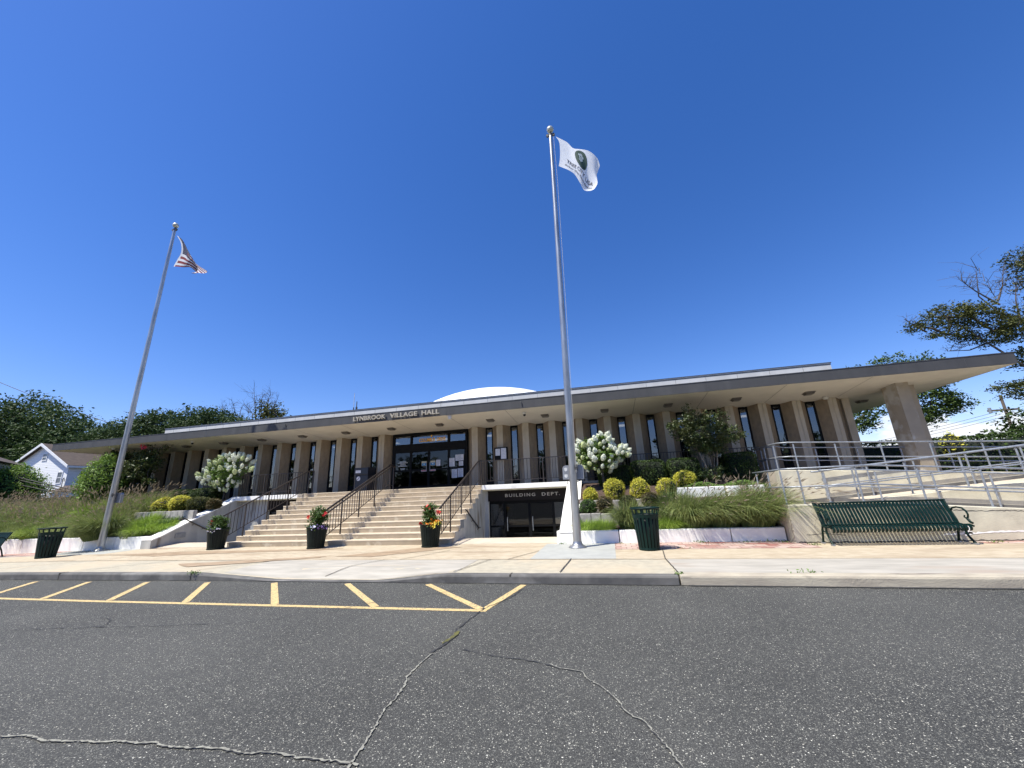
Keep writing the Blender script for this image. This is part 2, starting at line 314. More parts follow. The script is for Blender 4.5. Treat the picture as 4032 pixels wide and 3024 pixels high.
def copy_tree(o, loc=None, rz=None, label=None, parent=None):
    c = o.copy(); C.objects.link(c); c.parent = parent
    if loc is not None: c.location = loc
    if rz is not None: c.rotation_euler = (0,0,rz)
    if label: c['label'] = label
    for ch in [x for x in bpy.data.objects if x.parent == o]: copy_tree(ch, parent=c)
    return c

def npmesh(name, V, nper, m, parent=None, mi=None):
    """V: (N, nper, 3) polygons with nper corners each"""
    V = np.asarray(V, dtype=np.float32); N = V.shape[0]
    me = bpy.data.meshes.new(name); me.vertices.add(N*nper); me.vertices.foreach_set('co', V.reshape(-1))
    me.loops.add(N*nper); me.loops.foreach_set('vertex_index', np.arange(N*nper, dtype=np.int32))
    me.polygons.add(N); me.polygons.foreach_set('loop_start', np.arange(0, N*nper, nper, dtype=np.int32))
    try: me.polygons.foreach_set('loop_total', np.full(N, nper, dtype=np.int32))
    except Exception: pass
    ms = m if isinstance(m, (list, tuple)) else [m]
    for q in ms: me.materials.append(M[q])
    if mi is not None: me.polygons.foreach_set('material_index', np.asarray(mi, dtype=np.int32))
    me.update(calc_edges=True); me.validate()
    o = bpy.data.objects.new(name, me); C.objects.link(o)
    if parent: o.parent = parent
    return o
def rdir(n):
    d = rng.normal(size=(n,3)); return d/np.linalg.norm(d, axis=1, keepdims=True)
def leafquads(P, size, aspect=.55, upbias=.3, jitter=.3):
    n = len(P); nrm = rdir(n); nrm[:,2] = np.abs(nrm[:,2])+upbias; nrm /= np.linalg.norm(nrm, axis=1, keepdims=True)
    a = np.cross(nrm, rdir(n)); a /= np.linalg.norm(a, axis=1, keepdims=True)+1e-9; b = np.cross(nrm, a)
    s = size*(1+jitter*rng.normal(size=(n,1))).clip(.4, 1.8)
    a = a*s*.5; b = b*s*.5*aspect
    return np.stack([P-a, P-b*1.0, P+a, P+b*1.0], axis=1)
def blobpts(blobs, n, shell=.55):
    w = np.array([b[3]*b[4]*b[5] for b in blobs])**.67; w /= w.sum(); out = []
    for b, k in zip(blobs, rng.multinomial(n, w)):
        r = shell+(1-shell)*rng.random((k,1))**.7; out.append(np.array(b[:3])+rdir(k)*r*np.array(b[3:6]))
    return np.concatenate(out)
def clumps(cent, per, spread, flat=.7):
    n = len(cent); P = np.repeat(cent, per, axis=0)+rng.normal(size=(n*per,3))*np.array([spread, spread, spread*flat]); return P

# ------------------------------------------------------------ ground, road, pavement
def dropz(x): return -min(.45, .0014*(x+13.5)**2) if x < -13.5 else 0.
def kerby(x): return 7.55+.006*x if x > -9 else 7.496+.022*(x+9) if x > -16 else 7.342
def dip(x):
    if x < -9.3 or x > -3.3: return 0
    if x < -7.1: return (x+9.3)/2.2
    if x > -4.7: return (-3.3-x)/1.4
    return 1
def ss(t): t = max(0, min(1, t)); return t*t*(3-2*t)
xs = [-120,-90,-70,-55,-45]+[round(-40+.4*i, 3) for i in range(0, 151)]+[22,25,30,40,60,90]
xs = sorted(set(xs))
def sheet(name, xs, ys_fn, z_fn, m, kind='structure', **k):
    b = MB(); rows = []
    for x in xs: rows.append([(x, y, z_fn(x, y)) for y in ys_fn(x)])
    n = len(rows[0]); v = [p for r in rows for p in r]
    b.add(v, [(i*n+j, (i+1)*n+j, (i+1)*n+j+1, i*n+j+1) for i in range(len(rows)-1) for j in range(n-1)])
    return tag(obj(name, b, m, **k), kind=kind)
struct('ground', MB().quad((-900,-900,-.6),(900,-900,-.6),(900,900,-.6),(-900,900,-.6)), 'lawn')
sheet('road', xs, lambda x: [-60,-20,-5,0,2,4,5,6,6.5,kerby(x)+.05], lambda x,y: dropz(x), 'asphalt')
def wz(x, y): return .152+dropz(x)-.145*dip(x)*(1-ss((y-kerby(x)-.05)/.85))
sheet('sidewalk', xs, lambda x: [kerby(x)+.16, kerby(x)+.35, kerby(x)+.5, kerby(x)+.7, kerby(x)+.9, 9.0, 9.6, 11, 13.2], wz, 'walk')
xa = [x for x in xs if -90 <= x <= 60]
xd = sorted(set(xa+[.97]))
k1 = [x for x in xd if x <= .97]; k2 = [x for x in xd if x >= .97]
def kerb(name, xl, m, w, h, top_tilt):
    b = MB(); v = []
    for x in xl:
        y = kerby(x); z = dropz(x); hh = max(.012, h-.145*dip(x)*1.0)
        wob = .006*math.sin(x*7.3)+.004*math.sin(x*17)
        v += [(x, y+wob*.5, z-.1), (x, y+wob*.5, z+hh*.75), (x, y+.012+wob*.4, z+hh-.012), (x, y+.035, z+hh), (x, y+w, z+hh+top_tilt), (x, y+w, z-.1)]
    n = 6; b.add(v, [(i*n+j, (i+1)*n+j, (i+1)*n+j+1, i*n+j+1) for i in range(len(xl)-1) for j in range(5)]+[tuple(range(6)), tuple((len(xl)-1)*n+j for j in range(6))[::-1]])
    return struct(name, b, m)
kerb('kerb', k1, 'kerb', .165, .15, .002); kerb('kerb', [x+(0.03 if x == .97 else 0) for x in k2], 'kerb2', .21, .162, .0)
# lighter and darker slabs laid flush in the pavement
def slab(name, x0, x1, y0, y1, m, dz=.004, y0r=None, y1r=None):
    n = max(2, int((x1-x0)/.4)); X = [x0+(x1-x0)*i/n for i in range(n+1)]
    def ys(x):
        t = (x-x0)/(x1-x0); a = lerp(y0, y0r if y0r is not None else y0, t); c = lerp(y1, y1r if y1r is not None else y1, t)
        return [a+(c-a)*k/5 for k in range(6)]
    return sheet(name, X, ys, lambda x,y: wz(x,y)+dz, m)
slab('pavement_slab', 1.0, 30, 7.80, 9.15, 'walk_gray')
slab('pavement_slab', -60, 30, 9.15, 11.9, 'walk_tan')
slab('pavement_slab', -1.9, -.02, 9.2, 11.75, 'walk_pad', .008)
slab('pavement_slab', -8.7, -3.1, 7.72, 9.15, 'walk_gray')
slab('pavement_slab', -28, -17.3, 10.6, 11.95, 'walk_pad', .006)
slab('brick_paving', -.02, 4.45, 10.55, 11.8, 'brickpave', .008)
slab('brick_paving', -40, -21.0, 10.7, 11.95, 'brickpave', .010)
slab('brick_paving', 7.7, 20, 10.95, 11.6, 'brickpave', .008)
# damp brown patches and streaks on the pavement near the steps
def patch(name, pts, m, dz):
    b = MB(); cx = sum(p[0] for p in pts)/len(pts); cy = sum(p[1] for p in pts)/len(pts)
    q = []
    for i in range(len(pts)):
        a, c = pts[i], pts[(i+1)%len(pts)]
        for k in range(5):
            t = k/5; q.append((lerp(a[0],c[0],t)+random.uniform(-.05,.05), lerp(a[1],c[1],t)+random.uniform(-.025,.025)))
    v = [(x, y, wz(x,y)+dz) for x,y in q]+[(cx, cy, wz(cx,cy)+dz)]
    b.add(v, [(i, (i+1)%len(q), len(q)) for i in range(len(q))]); return struct(name, b, m)
patch('damp_patch', [(-16.5,10.3),(-13.6,10.9),(-9.5,11.1),(-8.2,11.25),(-8.6,10.95),(-11.5,10.5),(-14,9.9)], 'stain', .011)
patch('damp_patch', [(-11.2,8.6),(-9.3,9.2),(-7.6,9.7),(-7.7,9.45),(-9.2,8.7),(-10.4,8.2)], 'stain', .012)
patch('damp_patch', [(-6.1,9.6),(-5.1,10.5),(-4.3,11.3),(-5.6,11.2),(-6.2,10.6),(-7.3,9.7)], 'stain', .012)
def strip(mb, pts, w, zf, taper=True, jag=.0):
    L = []; n = len(pts)
    for i, (x, y) in enumerate(pts):
        a = pts[max(0,i-1)]; c = pts[min(n-1,i+1)]; dx, dy = c[0]-a[0], c[1]-a[1]; d = math.hypot(dx,dy) or 1
        ww = w*(.2+random.random()*1.2) if jag else w
        L.append(((x-dy/d*ww/2, y+dx/d*ww/2), (x+dy/d*ww/2, y-dx/d*ww/2)))
    v = []
    for a, c in L: v += [(a[0],a[1],zf(*a)), (c[0],c[1],zf(*c))]
    mb.add(v, [(2*i, 2*i+1, 2*i+3, 2*i+2) for i in range(n-1)])
def fine(pts, step=.05, amp=.012):
    out = []
    for a, c in zip(pts, pts[1:]):
        d = math.hypot(c[0]-a[0], c[1]-a[1]); k = max(1, int(d/step))
        for i in range(k):
            t = i/k; out.append((lerp(a[0],c[0],t)+random.uniform(-amp,amp), lerp(a[1],c[1],t)+random.uniform(-amp,amp)))
    out.append(pts[-1]); return out
jm = MB()
for a, c in (((-3.15,7.75),(-2.8,9.15)),((1.0,7.8),(.97,9.15)),((.97,9.15),(1.08,10.55)),((-1.05,7.75),(-.98,9.2)),((-6.1,7.8),(-5.5,9.15)),((-9.6,7.8),(-8.6,9.15)),((-13.2,7.6),(-12.0,9.15)),((-17,7.5),(-15.5,9.15)),((-5.1,9.15),(-4.4,10.6)),((-15.2,9.15),(-13.6,11.8)),((-2.4,9.15),(-1.9,10.4)),((8.0,7.8),(8.1,9.15))):
    strip(jm, fine([a,c],.12,.004), .022, lambda x,y: wz(x,y)+.016)
for y in (9.15,): strip(jm, [(x,y) for x in [-30+.4*i for i in range(120)]], .014, lambda x,y: wz(x,y)+.015)
strip(jm, [(x,10.3) for x in [-17.0+.4*i for i in range(37)]], .012, lambda x,y: wz(x,y)+.015)
struct('pavement_joint', jm, 'joint')
# weeds sprouting in the gutter and joints
rz = lambda x,y: dropz(x)+.004
ym = MB()
strip(ym, [(x, 5.895+.010*x if x > -9 else 5.80+.0*x) for x in [-1.88-.3*i for i in range(24)]]+[(x, 5.80) for x in [-9.2-.4*i for i in range(40)]], .105, rz)
for (xa_, ya_), (xb_, yb_) in (((-1.68,7.45),(-1.93,5.92)),((-3.52,7.40),(-1.98,5.93)),((-5.25,7.38),(-3.68,5.91)),((-6.97,7.37),(-5.50,5.88)),((-8.66,7.33),(-7.36,5.87)),((-10.31,7.29),(-9.12,5.86)),((-12.02,7.24),(-10.84,5.85)),((-13.7,7.2),(-12.5,5.85)),((-15.4,7.2),(-14.2,5.85)),((-17.1,7.2),(-15.9,5.85))):
    strip(ym, [(lerp(xa_,xb_,t/6), lerp(ya_,yb_,t/6)) for t in range(7)], .115, lambda x,y: dropz(x)+.006)
kj = MB()
for x in (-20.5,-13.35,-9.35,-1.95): kj.box(x-.012,x+.012,kerby(x)-.003,kerby(x)+.17,dropz(x),dropz(x)+.156-.145*dip(x))
struct('kerb_joint', kj, 'joint')
struct('yellow_marking', ym, 'yellow')
cm = MB(); ce = MB()
def wcrack(pts, w):
    p = fine(fine(pts, .13, .026), .02, .0085)
    strip(cm, p, w, lambda x,y: dropz(x)+.009, jag=1); strip(ce, [(x-.006, y-.003) for x, y in p], w*1.2, lambda x,y: dropz(x)+.0075, jag=1)
z8 = lambda x,y: dropz(x)+.009
wcrack([(-1.99,4.35),(-2.0,4.1),(-1.98,3.8),(-1.92,3.4),(-1.85,3.1),(-1.78,2.9),(-1.77,2.72),(-1.72,2.60),(-1.66,2.2),(-1.6,1.5)], .018)
wcrack([(-1.72,2.61),(-2.13,2.64),(-3.01,2.60),(-3.73,2.53),(-4.63,2.46),(-6,2.3)], .017)
wcrack([(-.75,4.22),(-.44,4.1),(-.17,3.77),(.05,3.37),(.24,2.94),(.36,2.5),(.5,1.8)], .011)
struct('road_crack', cm, 'filler'); struct('road_crack', ce, 'crack')
cm = MB()
strip(cm, fine([(-1.62,7.2),(-1.7,6.6),(-1.95,5.95),(-1.98,5.6),(-2.02,5.08),(-1.93,4.8),(-2.02,4.35)],.05,.012), .024, z8, jag=1)
strip(cm, fine([(-1.71,4.47),(-1.3,4.35),(-.9,4.28),(-.7,4.2)],.05,.01), .014, z8, jag=1)
strip(cm, fine([(-14,4.1),(-9,4.25),(-7.6,4.55),(-6.6,4.7),(-5.2,5.0),(-4.3,5.6),(-3.7,6.3),(-3.0,6.8),(-2.5,7.1)],.08,.02), .014, z8, jag=1)
strip(cm, fine([(-7.2,4.6),(-7.5,4.9),(-7.9,5.0),(-7.7,5.3),(-7.3,5.5)],.08,.02), .014, z8, jag=1)
strip(cm, [(x, kerby(x)-.012) for x in [-40+.3*i for i in range(200)]], .03, z8, jag=1)
strip(cm, [(x, kerby(x)-.03) for x in [1.1+.12*i for i in range(150)]], .07, lambda x,y: dropz(x)+.0095, jag=1)
struct('road_crack', cm, 'crack')
cm = MB(); strip(cm, fine([(-1.97,5.0),(-1.95,4.85),(-2.0,4.6)],.03,.012), .045, lambda x,y: .012, jag=1); struct('crack_moss', cm, 'moss')

# ------------------------------------------------------------ planting beds (terrain)
def bedz(x, y):
    if x > -9:
        t = [(11.9,.46),(12.72,.50),(12.82,.86),(13.3,.90),(13.4,1.24),(13.9,1.34),(14.6,1.62),(15.4,1.82),(17.2,1.92)]
    else:
        t = [(11.9,.52),(12.6,.70),(13.3,1.15),(13.9,1.40),(14.6,1.66),(15.4,1.82),(17.2,1.92),(22,1.9)]
    for (a, za), (b, zb) in zip(t, t[1:]):
        if y <= b: return lerp(za, zb, (y-a)/(b-a))
    return t[-1][1]
sheet('planting_bed_soil', [-1.05+.25*i for i in range(23)], lambda x: [11.9,12.3,12.72,12.82,13.3,13.4,13.9,14.3,14.6,15,15.4,16.2], bedz, 'soil')
sheet('planting_bed_soil', [-60,-50,-42]+[-36+.6*i for i in range(32)]+[-17.3], lambda x: [11.9,12.3,12.6,13,13.3,13.6,13.9,14.3,14.6,15,15.4,16.2,17.2,22], bedz, 'soil')

# white low front walls of the beds
def whitewall(x0, x1, y, z1, label, cuts, y1=None):
    t = thing('planter_wall', label, 'wall', (0,0,0), 0, 'whitewashed low walls of the planting beds')
    c = [x0]+cuts+[x1]
    for a, b in zip(c, c[1:]):
        bb = MB(); n = 6; X = [a+.012+(b-a-.024)*i/n for i in range(n+1)]
        v = []
        for x in X:
            zb = wz(x, y)-.1; v += [(x,y,zb),(x,y+.02,z1-.02),(x,y+.04,z1),(x,y+.26,z1),(x,y+.30,z1-.3)]
        bb.add(v, [(i*5+j, (i+1)*5+j, (i+1)*5+j+1, i*5+j+1) for i in range(n) for j in range(4)]+[(0,1,2,3,4), tuple(n*5+j for j in (4,3,2,1,0))])
        obj('wall_section', bb, 'white', t)
    return t
whitewall(-1.62, 4.22, 11.74, .485, 'low whitewashed wall in front of the right planting bed', [-1.42,.12,1.05,2.95])
whitewall(-45, -17.15, 11.88, .565, 'low whitewashed wall in front of the left grassy bed', [-41,-36,-31,-27.6,-26.0,-24.1,-22.2,-20.55,-18.9])
for (x0,x1,y,z0,z1,lb) in ((-1.0,.25,12.72,.46,.90,'grey stone terrace edging behind the low grass, lower course'),(-1.0,2.05,13.30,.85,1.27,'grey stone terrace edging under the round golden bushes'),(-20.2,-16.9,13.2,1.0,1.46,'grey block edging below the golden bushes on the left bed')):
    t = thing('terrace_edging', lb, 'edging', (0,0,0), 0, 'stone terrace edgings'); b = MB(); x = x0
    while x < x1-.05:
        w = min(random.uniform(.26,.42), x1-x); b.box(x+.006, x+w-.006, y+random.uniform(-.012,.012), y+.16, z0, z1-random.uniform(0,.025)); x += w
    obj('stones', b, 'stone', t, bevel=.015)
t = tag(obj('planter_block', MB().box(2.05,3.42,13.42,13.75,1.0,1.55).box(3.5,4.52,13.42,13.75,.9,1.54), 'white', bevel=.02), 'whitewashed raised block wall above the tall ornamental grasses', 'wall')

# ------------------------------------------------------------ main staircase
st = thing('entrance_staircase', 'wide pale concrete staircase of eleven steps up to the entrance', 'staircase', (0,0,0))
NR, RI, RU, Y0, Z0 = 11, .1627, .335, 11.85, .16
SX0, SX1 = -13.42, -4.9
for i in range(NR):
    y = Y0+i*RU; z0 = Z0+i*RI; z1 = z0+RI; yb = y+RU+.1 if i < NR-1 else 17.3
    b = MB(); b.xprism([(y+.03,z0-.02),(y+.006,z1-.035),(y,z1-.03),(y,z1-.004),(y+.006,z1),(yb,z1),(yb,z0-.02)], SX0, SX1)
    nm = 'step' if i < NR-1 else 'landing'
    o = obj(nm, b, ['step','nose'], st); me = o.data
    for p in me.polygons:
        c = p.center
        if abs(p.normal.z) > .9 and c.z > z1-.01 or (c.y < y+.004 and c.z > z1-.032): p.material_index = 1
# side walls of the stairs and of the two sunken wells
obj('side_wall', MB().xprism([(11.88,-.7)]+[q for i in range(NR-1) for q in ((Y0+.028+i*RU, Z0+i*RI-.015),(Y0+.028+i*RU, Z0+(i+1)*RI-.022))]+[(Y0+(NR-1)*RU+.03, Z0+(NR-1)*RI-.02),(15.25,1.78),(15.6,1.78),(15.6,-.7)], SX1+.0, SX1+.012), 'sidewall', st)
obj('side_wall', MB().xprism([(11.88,-.7)]+[q for i in range(NR-1) for q in ((Y0+.028+i*RU, Z0+i*RI-.015),(Y0+.028+i*RU, Z0+(i+1)*RI-.022))]+[(Y0+(NR-1)*RU+.03, Z0+(NR-1)*RI-.02),(15.25,1.78),(15.6,1.78),(15.6,-.7)], SX0-.012, SX0), 'sidewall', st)
# crack-like stains running down the right side wall
vb = MB().box(SX1+.012, SX1+.03, 12.62, 12.92, .55, .82)
obj('vent_grille', vb, 'plate', st)
# sloping walls that close the wells on the far side
def ridge(name, x0, x1, label, m2='sidewall'):
    t = thing(name, label, 'wall', (0,0,0))
    prof = [(11.74,.47),(12.05,.57),(13.05,1.03),(14.3,1.53),(15.0,1.84),(15.22,1.95),(15.6,1.95)]
    o = obj('wall', MB().xprism([(11.74,-.7)]+[(y, z-.03) for y,z in prof]+[(15.6,-.7)], x0, x1), m2, t)
    b = MB(); v = []
    for y, z in prof: v += [(x0-.015,y,z-.045),(x0-.015,y,z),(x1+.015,y,z),(x1+.015,y,z-.045)]
    b.add(v, [(i*4+j, i*4+(j+1)%4, (i+1)*4+(j+1)%4, (i+1)*4+j) for i in range(len(prof)-1) for j in range(4)]+[(0,1,2,3)])
    obj('coping', b, 'white', t); return t
rl = ridge('sloping_wall', -17.3, -16.82, 'sloping white-topped wall left of the stairs, rising beside the grassy bed')
obj('vent_grille', MB().box(-16.8,-16.785,12.55,12.95,.42,.60), 'plate', rl)
rr = ridge('sloping_wall', -1.52, -1.02, 'sloping white wall between the lower office entrance and the right bed', 'white')
# sunken wells: apron, floor, door wall
for (x0, x1, lb) in ((-4.888,-1.52,'sunken entrance well right of the stairs with the lower office doors'),(-16.82,-13.432,'sunken well left of the stairs with the dark lower doorway')):
    t = thing('sunken_entrance', lb, 'entrance', (0,0,0), 0, 'sunken entrances either side of the stairs')
    obj('apron', MB().xprism([(11.9,-.2),(11.9,.165),(12.62,.225),(12.85,.225),(12.85,-.5),(12.6,-.5)], x0, x1), 'rampdeck', t)
    fl = MB()
    for i in range(4): fl.box(x0, x1, 12.85+.3*i, 12.85+.3*(i+1), -.75, .06-.155*i)
    fl.box(x0, x1, 14.05, 16.4, -.75, -.53); obj('steps_down', fl, 'walk_pad', t)
    r = x0 > -10
    if r: xa1, xb1 = x0, x1
    else: xa1, xb1 = x0, x1
    obj('floor_slab', MB().box(x0, x1, 14.93, 17.25, 1.76, 1.94), 'white', t, bevel=.01)
    obj('slab_soffit', MB().box(x0, x1, 15.05, 17.2, 1.715, 1.758), 'rampc', t)
    jamb = 1.55 if not r else 0.0
    if not r: obj('back_wall', MB().box(x0, x0+1.55, 15.28, 15.5, -.55, 1.714), 'sidewall', t)
    else: obj('back_wall', MB().box(x0, x0+.16, 15.28, 15.5, -.55, 1.714), 'sidewall', t)
    dx0 = x0+(jamb or .16); dx1 = x1
    obj('sign_panel', MB().box(dx0, dx1, 15.24, 15.33, 1.31, 1.712), 'darkpanel', t)
    obj('back_room', MB().box(dx0, dx1, 17.0, 17.1, -.55, 1.3).box(dx0, dx1, 15.56, 17.0, 1.3, 1.32).box(dx0,dx1,15.5,17.0,-.56,-.54).box(dx0-.02,dx0,15.5,17,-.55,1.3).box(dx1,dx1+.02,15.5,17,-.55,1.3), 'inter', t)
    cols = [0, .62, 1.62, 2.55, dx1-dx0] if r else [0, .9, dx1-dx0]
    for a, c in zip(cols, cols[1:]):
        isd = r and (c-a) > .8
        d = obj('door' if isd or not r else 'sidelight', MB().box(dx0+a, dx0+a+.05, 15.40, 15.46, -.53, 1.308).box(dx0+c-.05, dx0+c, 15.40, 15.46, -.53, 1.308).box(dx0+a+.05, dx0+c-.05, 15.40, 15.46, 1.20, 1.308).box(dx0+a+.05, dx0+c-.05, 15.40, 15.46, -.53, -.36).box(dx0+a+.05, dx0+c-.05, 15.405, 15.455, .33, .40), 'frame', t)
        obj('pane', MB().box(dx0+a+.05, dx0+c-.05, 15.425, 15.435, -.36, 1.2), 'glassd' if isd else 'glass', d)
        if isd: obj('handle', MB().tube([(dx0+a+.12,15.38,.2),(dx0+a+.12,15.34,.2),(dx0+a+.12,15.34,.7),(dx0+a+.12,15.38,.7)], .012), 'galv', d)
    if r: WELL = t; obj('hall_wall', MB().box(dx0+.02,dx0+.10,15.58,16.95,-.5,1.29).box(dx0+.1,dx0+.75,16.3,16.38,-.5,1.29), 'white', t)
# ------------------------------------------------------------ lettering helper
def text_mesh(s, size, extrude=0, offset=0, spacing=1.0, align='LEFT'):
    cu = bpy.data.curves.new('txt', 'FONT'); cu.body = s; cu.size = size; cu.extrude = extrude; cu.offset = offset; cu.space_character = spacing; cu.align_x = align; cu.resolution_u = 4
    o = bpy.data.objects.new('txt', cu); C.objects.link(o); bpy.context.view_layer.update()
    me = bpy.data.meshes.new_from_object(o.evaluated_get(bpy.context.evaluated_depsgraph_get())); bpy.data.objects.remove(o); bpy.data.curves.remove(cu)
    return me
def lettering(name, s, x0, x1, z0, z1, y, ext, m, parent, offset=.0, spacing=1.0):
    me = text_mesh(s, 1, .05, offset, spacing); co_ = np.zeros(len(me.vertices)*3); me.vertices.foreach_get('co', co_); co_ = co_.reshape(-1,3)
    mn, mxx = co_.min(0), co_.max(0); out = co_.copy()
    out[:,0] = x0+(co_[:,0]-mn[0])/(mxx[0]-mn[0])*(x1-x0); out[:,2] = z0+(co_[:,1]-mn[1])/(mxx[1]-mn[1])*(z1-z0)
    out[:,1] = y-ext/2-(co_[:,2])/(mxx[2]-mn[2]+1e-9)*ext
    me.vertices.foreach_set('co', out.reshape(-1)); me.materials.clear(); me.materials.append(M[m]); me.update()
    o = bpy.data.objects.new(name, me); C.objects.link(o); o.parent = parent; return o
for w_, a_, b_ in (('BUILDING',-4.02,-2.82),('DEPT',-2.56,-1.93)): lettering('lettering', w_, a_, b_, 1.455, 1.575, 15.24, .02, 'letter', WELL, .018, 1.35)

obj('full_stop', MB().box(-1.895,-1.873,15.222,15.24,1.457,1.479), 'letter', WELL)
# ------------------------------------------------------------ village hall
VH = thing('village_hall', 'long low concrete village hall with wide overhanging flat roof and vertical fins', 'building', (0,0,0))
XL, XR, YF, YB = -29.15, 12.48, 14.5, 38.0
def sof(y): return 4.79-.08*(y-14.5) if y < 17.3 else 4.566
# roof slab: fascia, soffit, top
rb = MB()
rb.add([(XL,YF,4.79),(XR,YF,4.79),(XR,YF,5.135),(XL,YF,5.135),(XL,YB,5.135),(XR,YB,5.135),(XL,YB,4.79),(XR,YB,4.79)], [(0,1,2,3),(3,2,5,4),(1,7,5,2),(0,3,4,6),(6,4,5,7)])
roof = obj('roof', rb, 'fascia', VH)
E1 = 17.3; XI0, XI1 = XL+3.6, XR-3.6
obj('soffit', MB().add([(XL+.02,YF+.02,4.788),(XR-.02,YF+.02,4.788),(XI1,E1,4.566),(XI0,E1,4.566),(XL+.02,YB,4.788),(XI0,YB,4.566),(XR-.02,YB,4.788),(XI1,YB,4.566)], [(0,3,2,1),(4,5,3,0),(1,2,7,6),(3,5,7,2)]), 'soffit', roof)
obj('drip_edge', MB().box(XL-.012,XR+.012,YF-.012,YF+.03,5.137,5.16), 'coping', roof)
for bx_ in (-3.04,-14.08): obj('fascia_bracket', MB().tube([(bx_-.03,YF-.03,5.04),(bx_,YF-.035,5.05),(bx_+.01,YF-.03,4.99),(bx_+.02,YF-.02,4.88)], .014, 6), 'coping', roof)
# expansion joints in fascia and soffit
for k in range(-11, 5):
    x = 1.26+2.49*k
    if XL+1 < x < XR-.5 : obj('fascia_joint', MB().box(x-.006, x+.006, YF-.004, YF+.004, 4.80, 5.13), 'coping', roof)
    if XI0 < x < XI1: obj('soffit_joint', MB().add([(x-.008,YF+.05,4.779),(x+.008,YF+.05,4.779),(x+.008,16.7,4.779-.08*(16.65-14.5)),(x-.008,16.7,4.779-.08*(16.65-14.5))], [(0,3,2,1)]), 'coping', roof)
up_ = obj('parapet', MB().box(-25.05, 8.98, 17.05, 34, 5.14, 5.98), 'upper', VH)
obj('parapet_coping', MB().box(-25.06, 8.99, 17.04, 34.01, 5.982, 6.02).box(-25.08, 9.01, 17.025, 34.02, 6.05, 6.075), 'coping', up_)
obj('coping_strip', MB().box(-25.05, 8.98, 17.045, 34.0, 6.022, 6.048), 'white', up_)
for k in range(28):
    jo = obj('parapet_joint', MB().box(-.003,.003,-.003,.003,5.16,5.98), 'fascia', up_); jo.location = (-24.4+1.2*k, 17.049, 0)
dm = MB(); R_, hc = 11.5, 9.50-11.5; prof = []
for i in range(15):
    a = rad(38*(1-i/14)); prof.append((R_*math.sin(a), hc+R_*math.cos(a)))
dm.lathe(prof, 64, c=(-8.17, 29, 0)); obj('dome', dm, 'dome', VH, smooth=True)
# fins
FX = [-5.78+1.194*k for k in range(-16, 13)]
skip = {-1,-2,-3}
finmesh = None
for k in range(-16, 13):
    if k in skip: continue
    x = -5.78+1.194*k
    if finmesh is None:
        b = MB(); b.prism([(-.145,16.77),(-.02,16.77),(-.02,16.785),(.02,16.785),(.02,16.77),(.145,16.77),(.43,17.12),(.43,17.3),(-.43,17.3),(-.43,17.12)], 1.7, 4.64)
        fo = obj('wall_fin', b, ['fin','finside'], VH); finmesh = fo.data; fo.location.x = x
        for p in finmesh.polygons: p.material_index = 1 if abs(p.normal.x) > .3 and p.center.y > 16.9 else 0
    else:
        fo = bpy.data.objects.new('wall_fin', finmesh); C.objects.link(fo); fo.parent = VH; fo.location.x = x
wf = wp = None
for k in range(-16, 12):
    if k in {-4,-3,-2,-1}: continue
    x = -5.78+1.194*(k+.5)
    if wf is None:
        b = MB(); h = .167
        b.box(-h,-h+.045,17.1,17.2,1.95,4.6).box(h-.045,h,17.1,17.2,1.95,4.6).box(-h+.045,h-.045,17.1,17.2,4.50,4.6).box(-h+.045,h-.045,17.1,17.2,1.95,2.25)
        wo_ = obj('window', b, 'frame', VH); wf = wo_.data
        pn = obj('pane', MB().box(-h+.045,h-.045,17.145,17.155,2.25,4.5), 'glass', wo_); wp = pn.data; wo_.location.x = x
    else:
        wo_ = bpy.data.objects.new('window', wf); C.objects.link(wo_); wo_.parent = VH; wo_.location.x = x
        pn = bpy.data.objects.new('pane', wp); C.objects.link(pn); pn.parent = wo_
# interior shell, ceiling and ceiling light panels
obj('interior', MB().box(-25.3,9.1,24,24.1,1.9,4.6).box(-25.3,9.1,17.2,24,1.88,1.94).box(-25.45,-25.3,17.3,34,1.5,4.7).box(8.96,9.2,17.3,34,.5,4.7), 'inter', VH)
obj('interior_ceiling', MB().box(-25.3,9.1,17.25,24,4.50,4.52), 'inceil', VH)
for k in range(11):
    for y in (19.0,):
        lp = MB().box(-24+3.0*k, -23.0+3.0*k, y-.3, y+.3, 4.485, 4.498); obj('ceiling_light', lp, 'lightpanel', VH)
obj('side_wall', MB().box(9.06,9.22,17.12,34,.0,4.6).box(8.98,9.22,17.0,17.12,.0,4.6), 'fin', VH)
obj('base_wall', MB().box(-25.5,-17.3,17.18,17.5,.5,1.97).box(-1.0,9.2,17.18,17.5,.5,1.97), 'sidewall', VH)
# left end glazing
e = obj('end_window', MB().box(-27.3,-27.2,17.1,17.2,1.9,4.6).box(-25.5,-25.4,17.1,17.2,1.9,4.6).box(-27.2,-25.5,17.1,17.2,1.9,2.2).box(-27.2,-25.5,17.1,17.2,4.3,4.6), 'frame', VH)
obj('pane', MB().box(-27.2,-25.5,17.14,17.15,2.2,4.3), 'glass', e)
# corner pillars
def pillar(cx, sgn):
    P = [(9.88,15.5),(10.24,15.5),(10.30,15.86),(10.66,15.92),(10.7,16.35),(10.6,16.7),(10.3,16.75),(10.2,16.5),(9.80,16.12)]
    if sgn < 0: P = [(-8.17*2-x-.15, y) for x, y in P][::-1]
    o = obj('corner_pillar', MB().prism(P, 1.2, 4.75), 'pillar', VH); return o
pillar(10, 1); pillar(-26, -1)
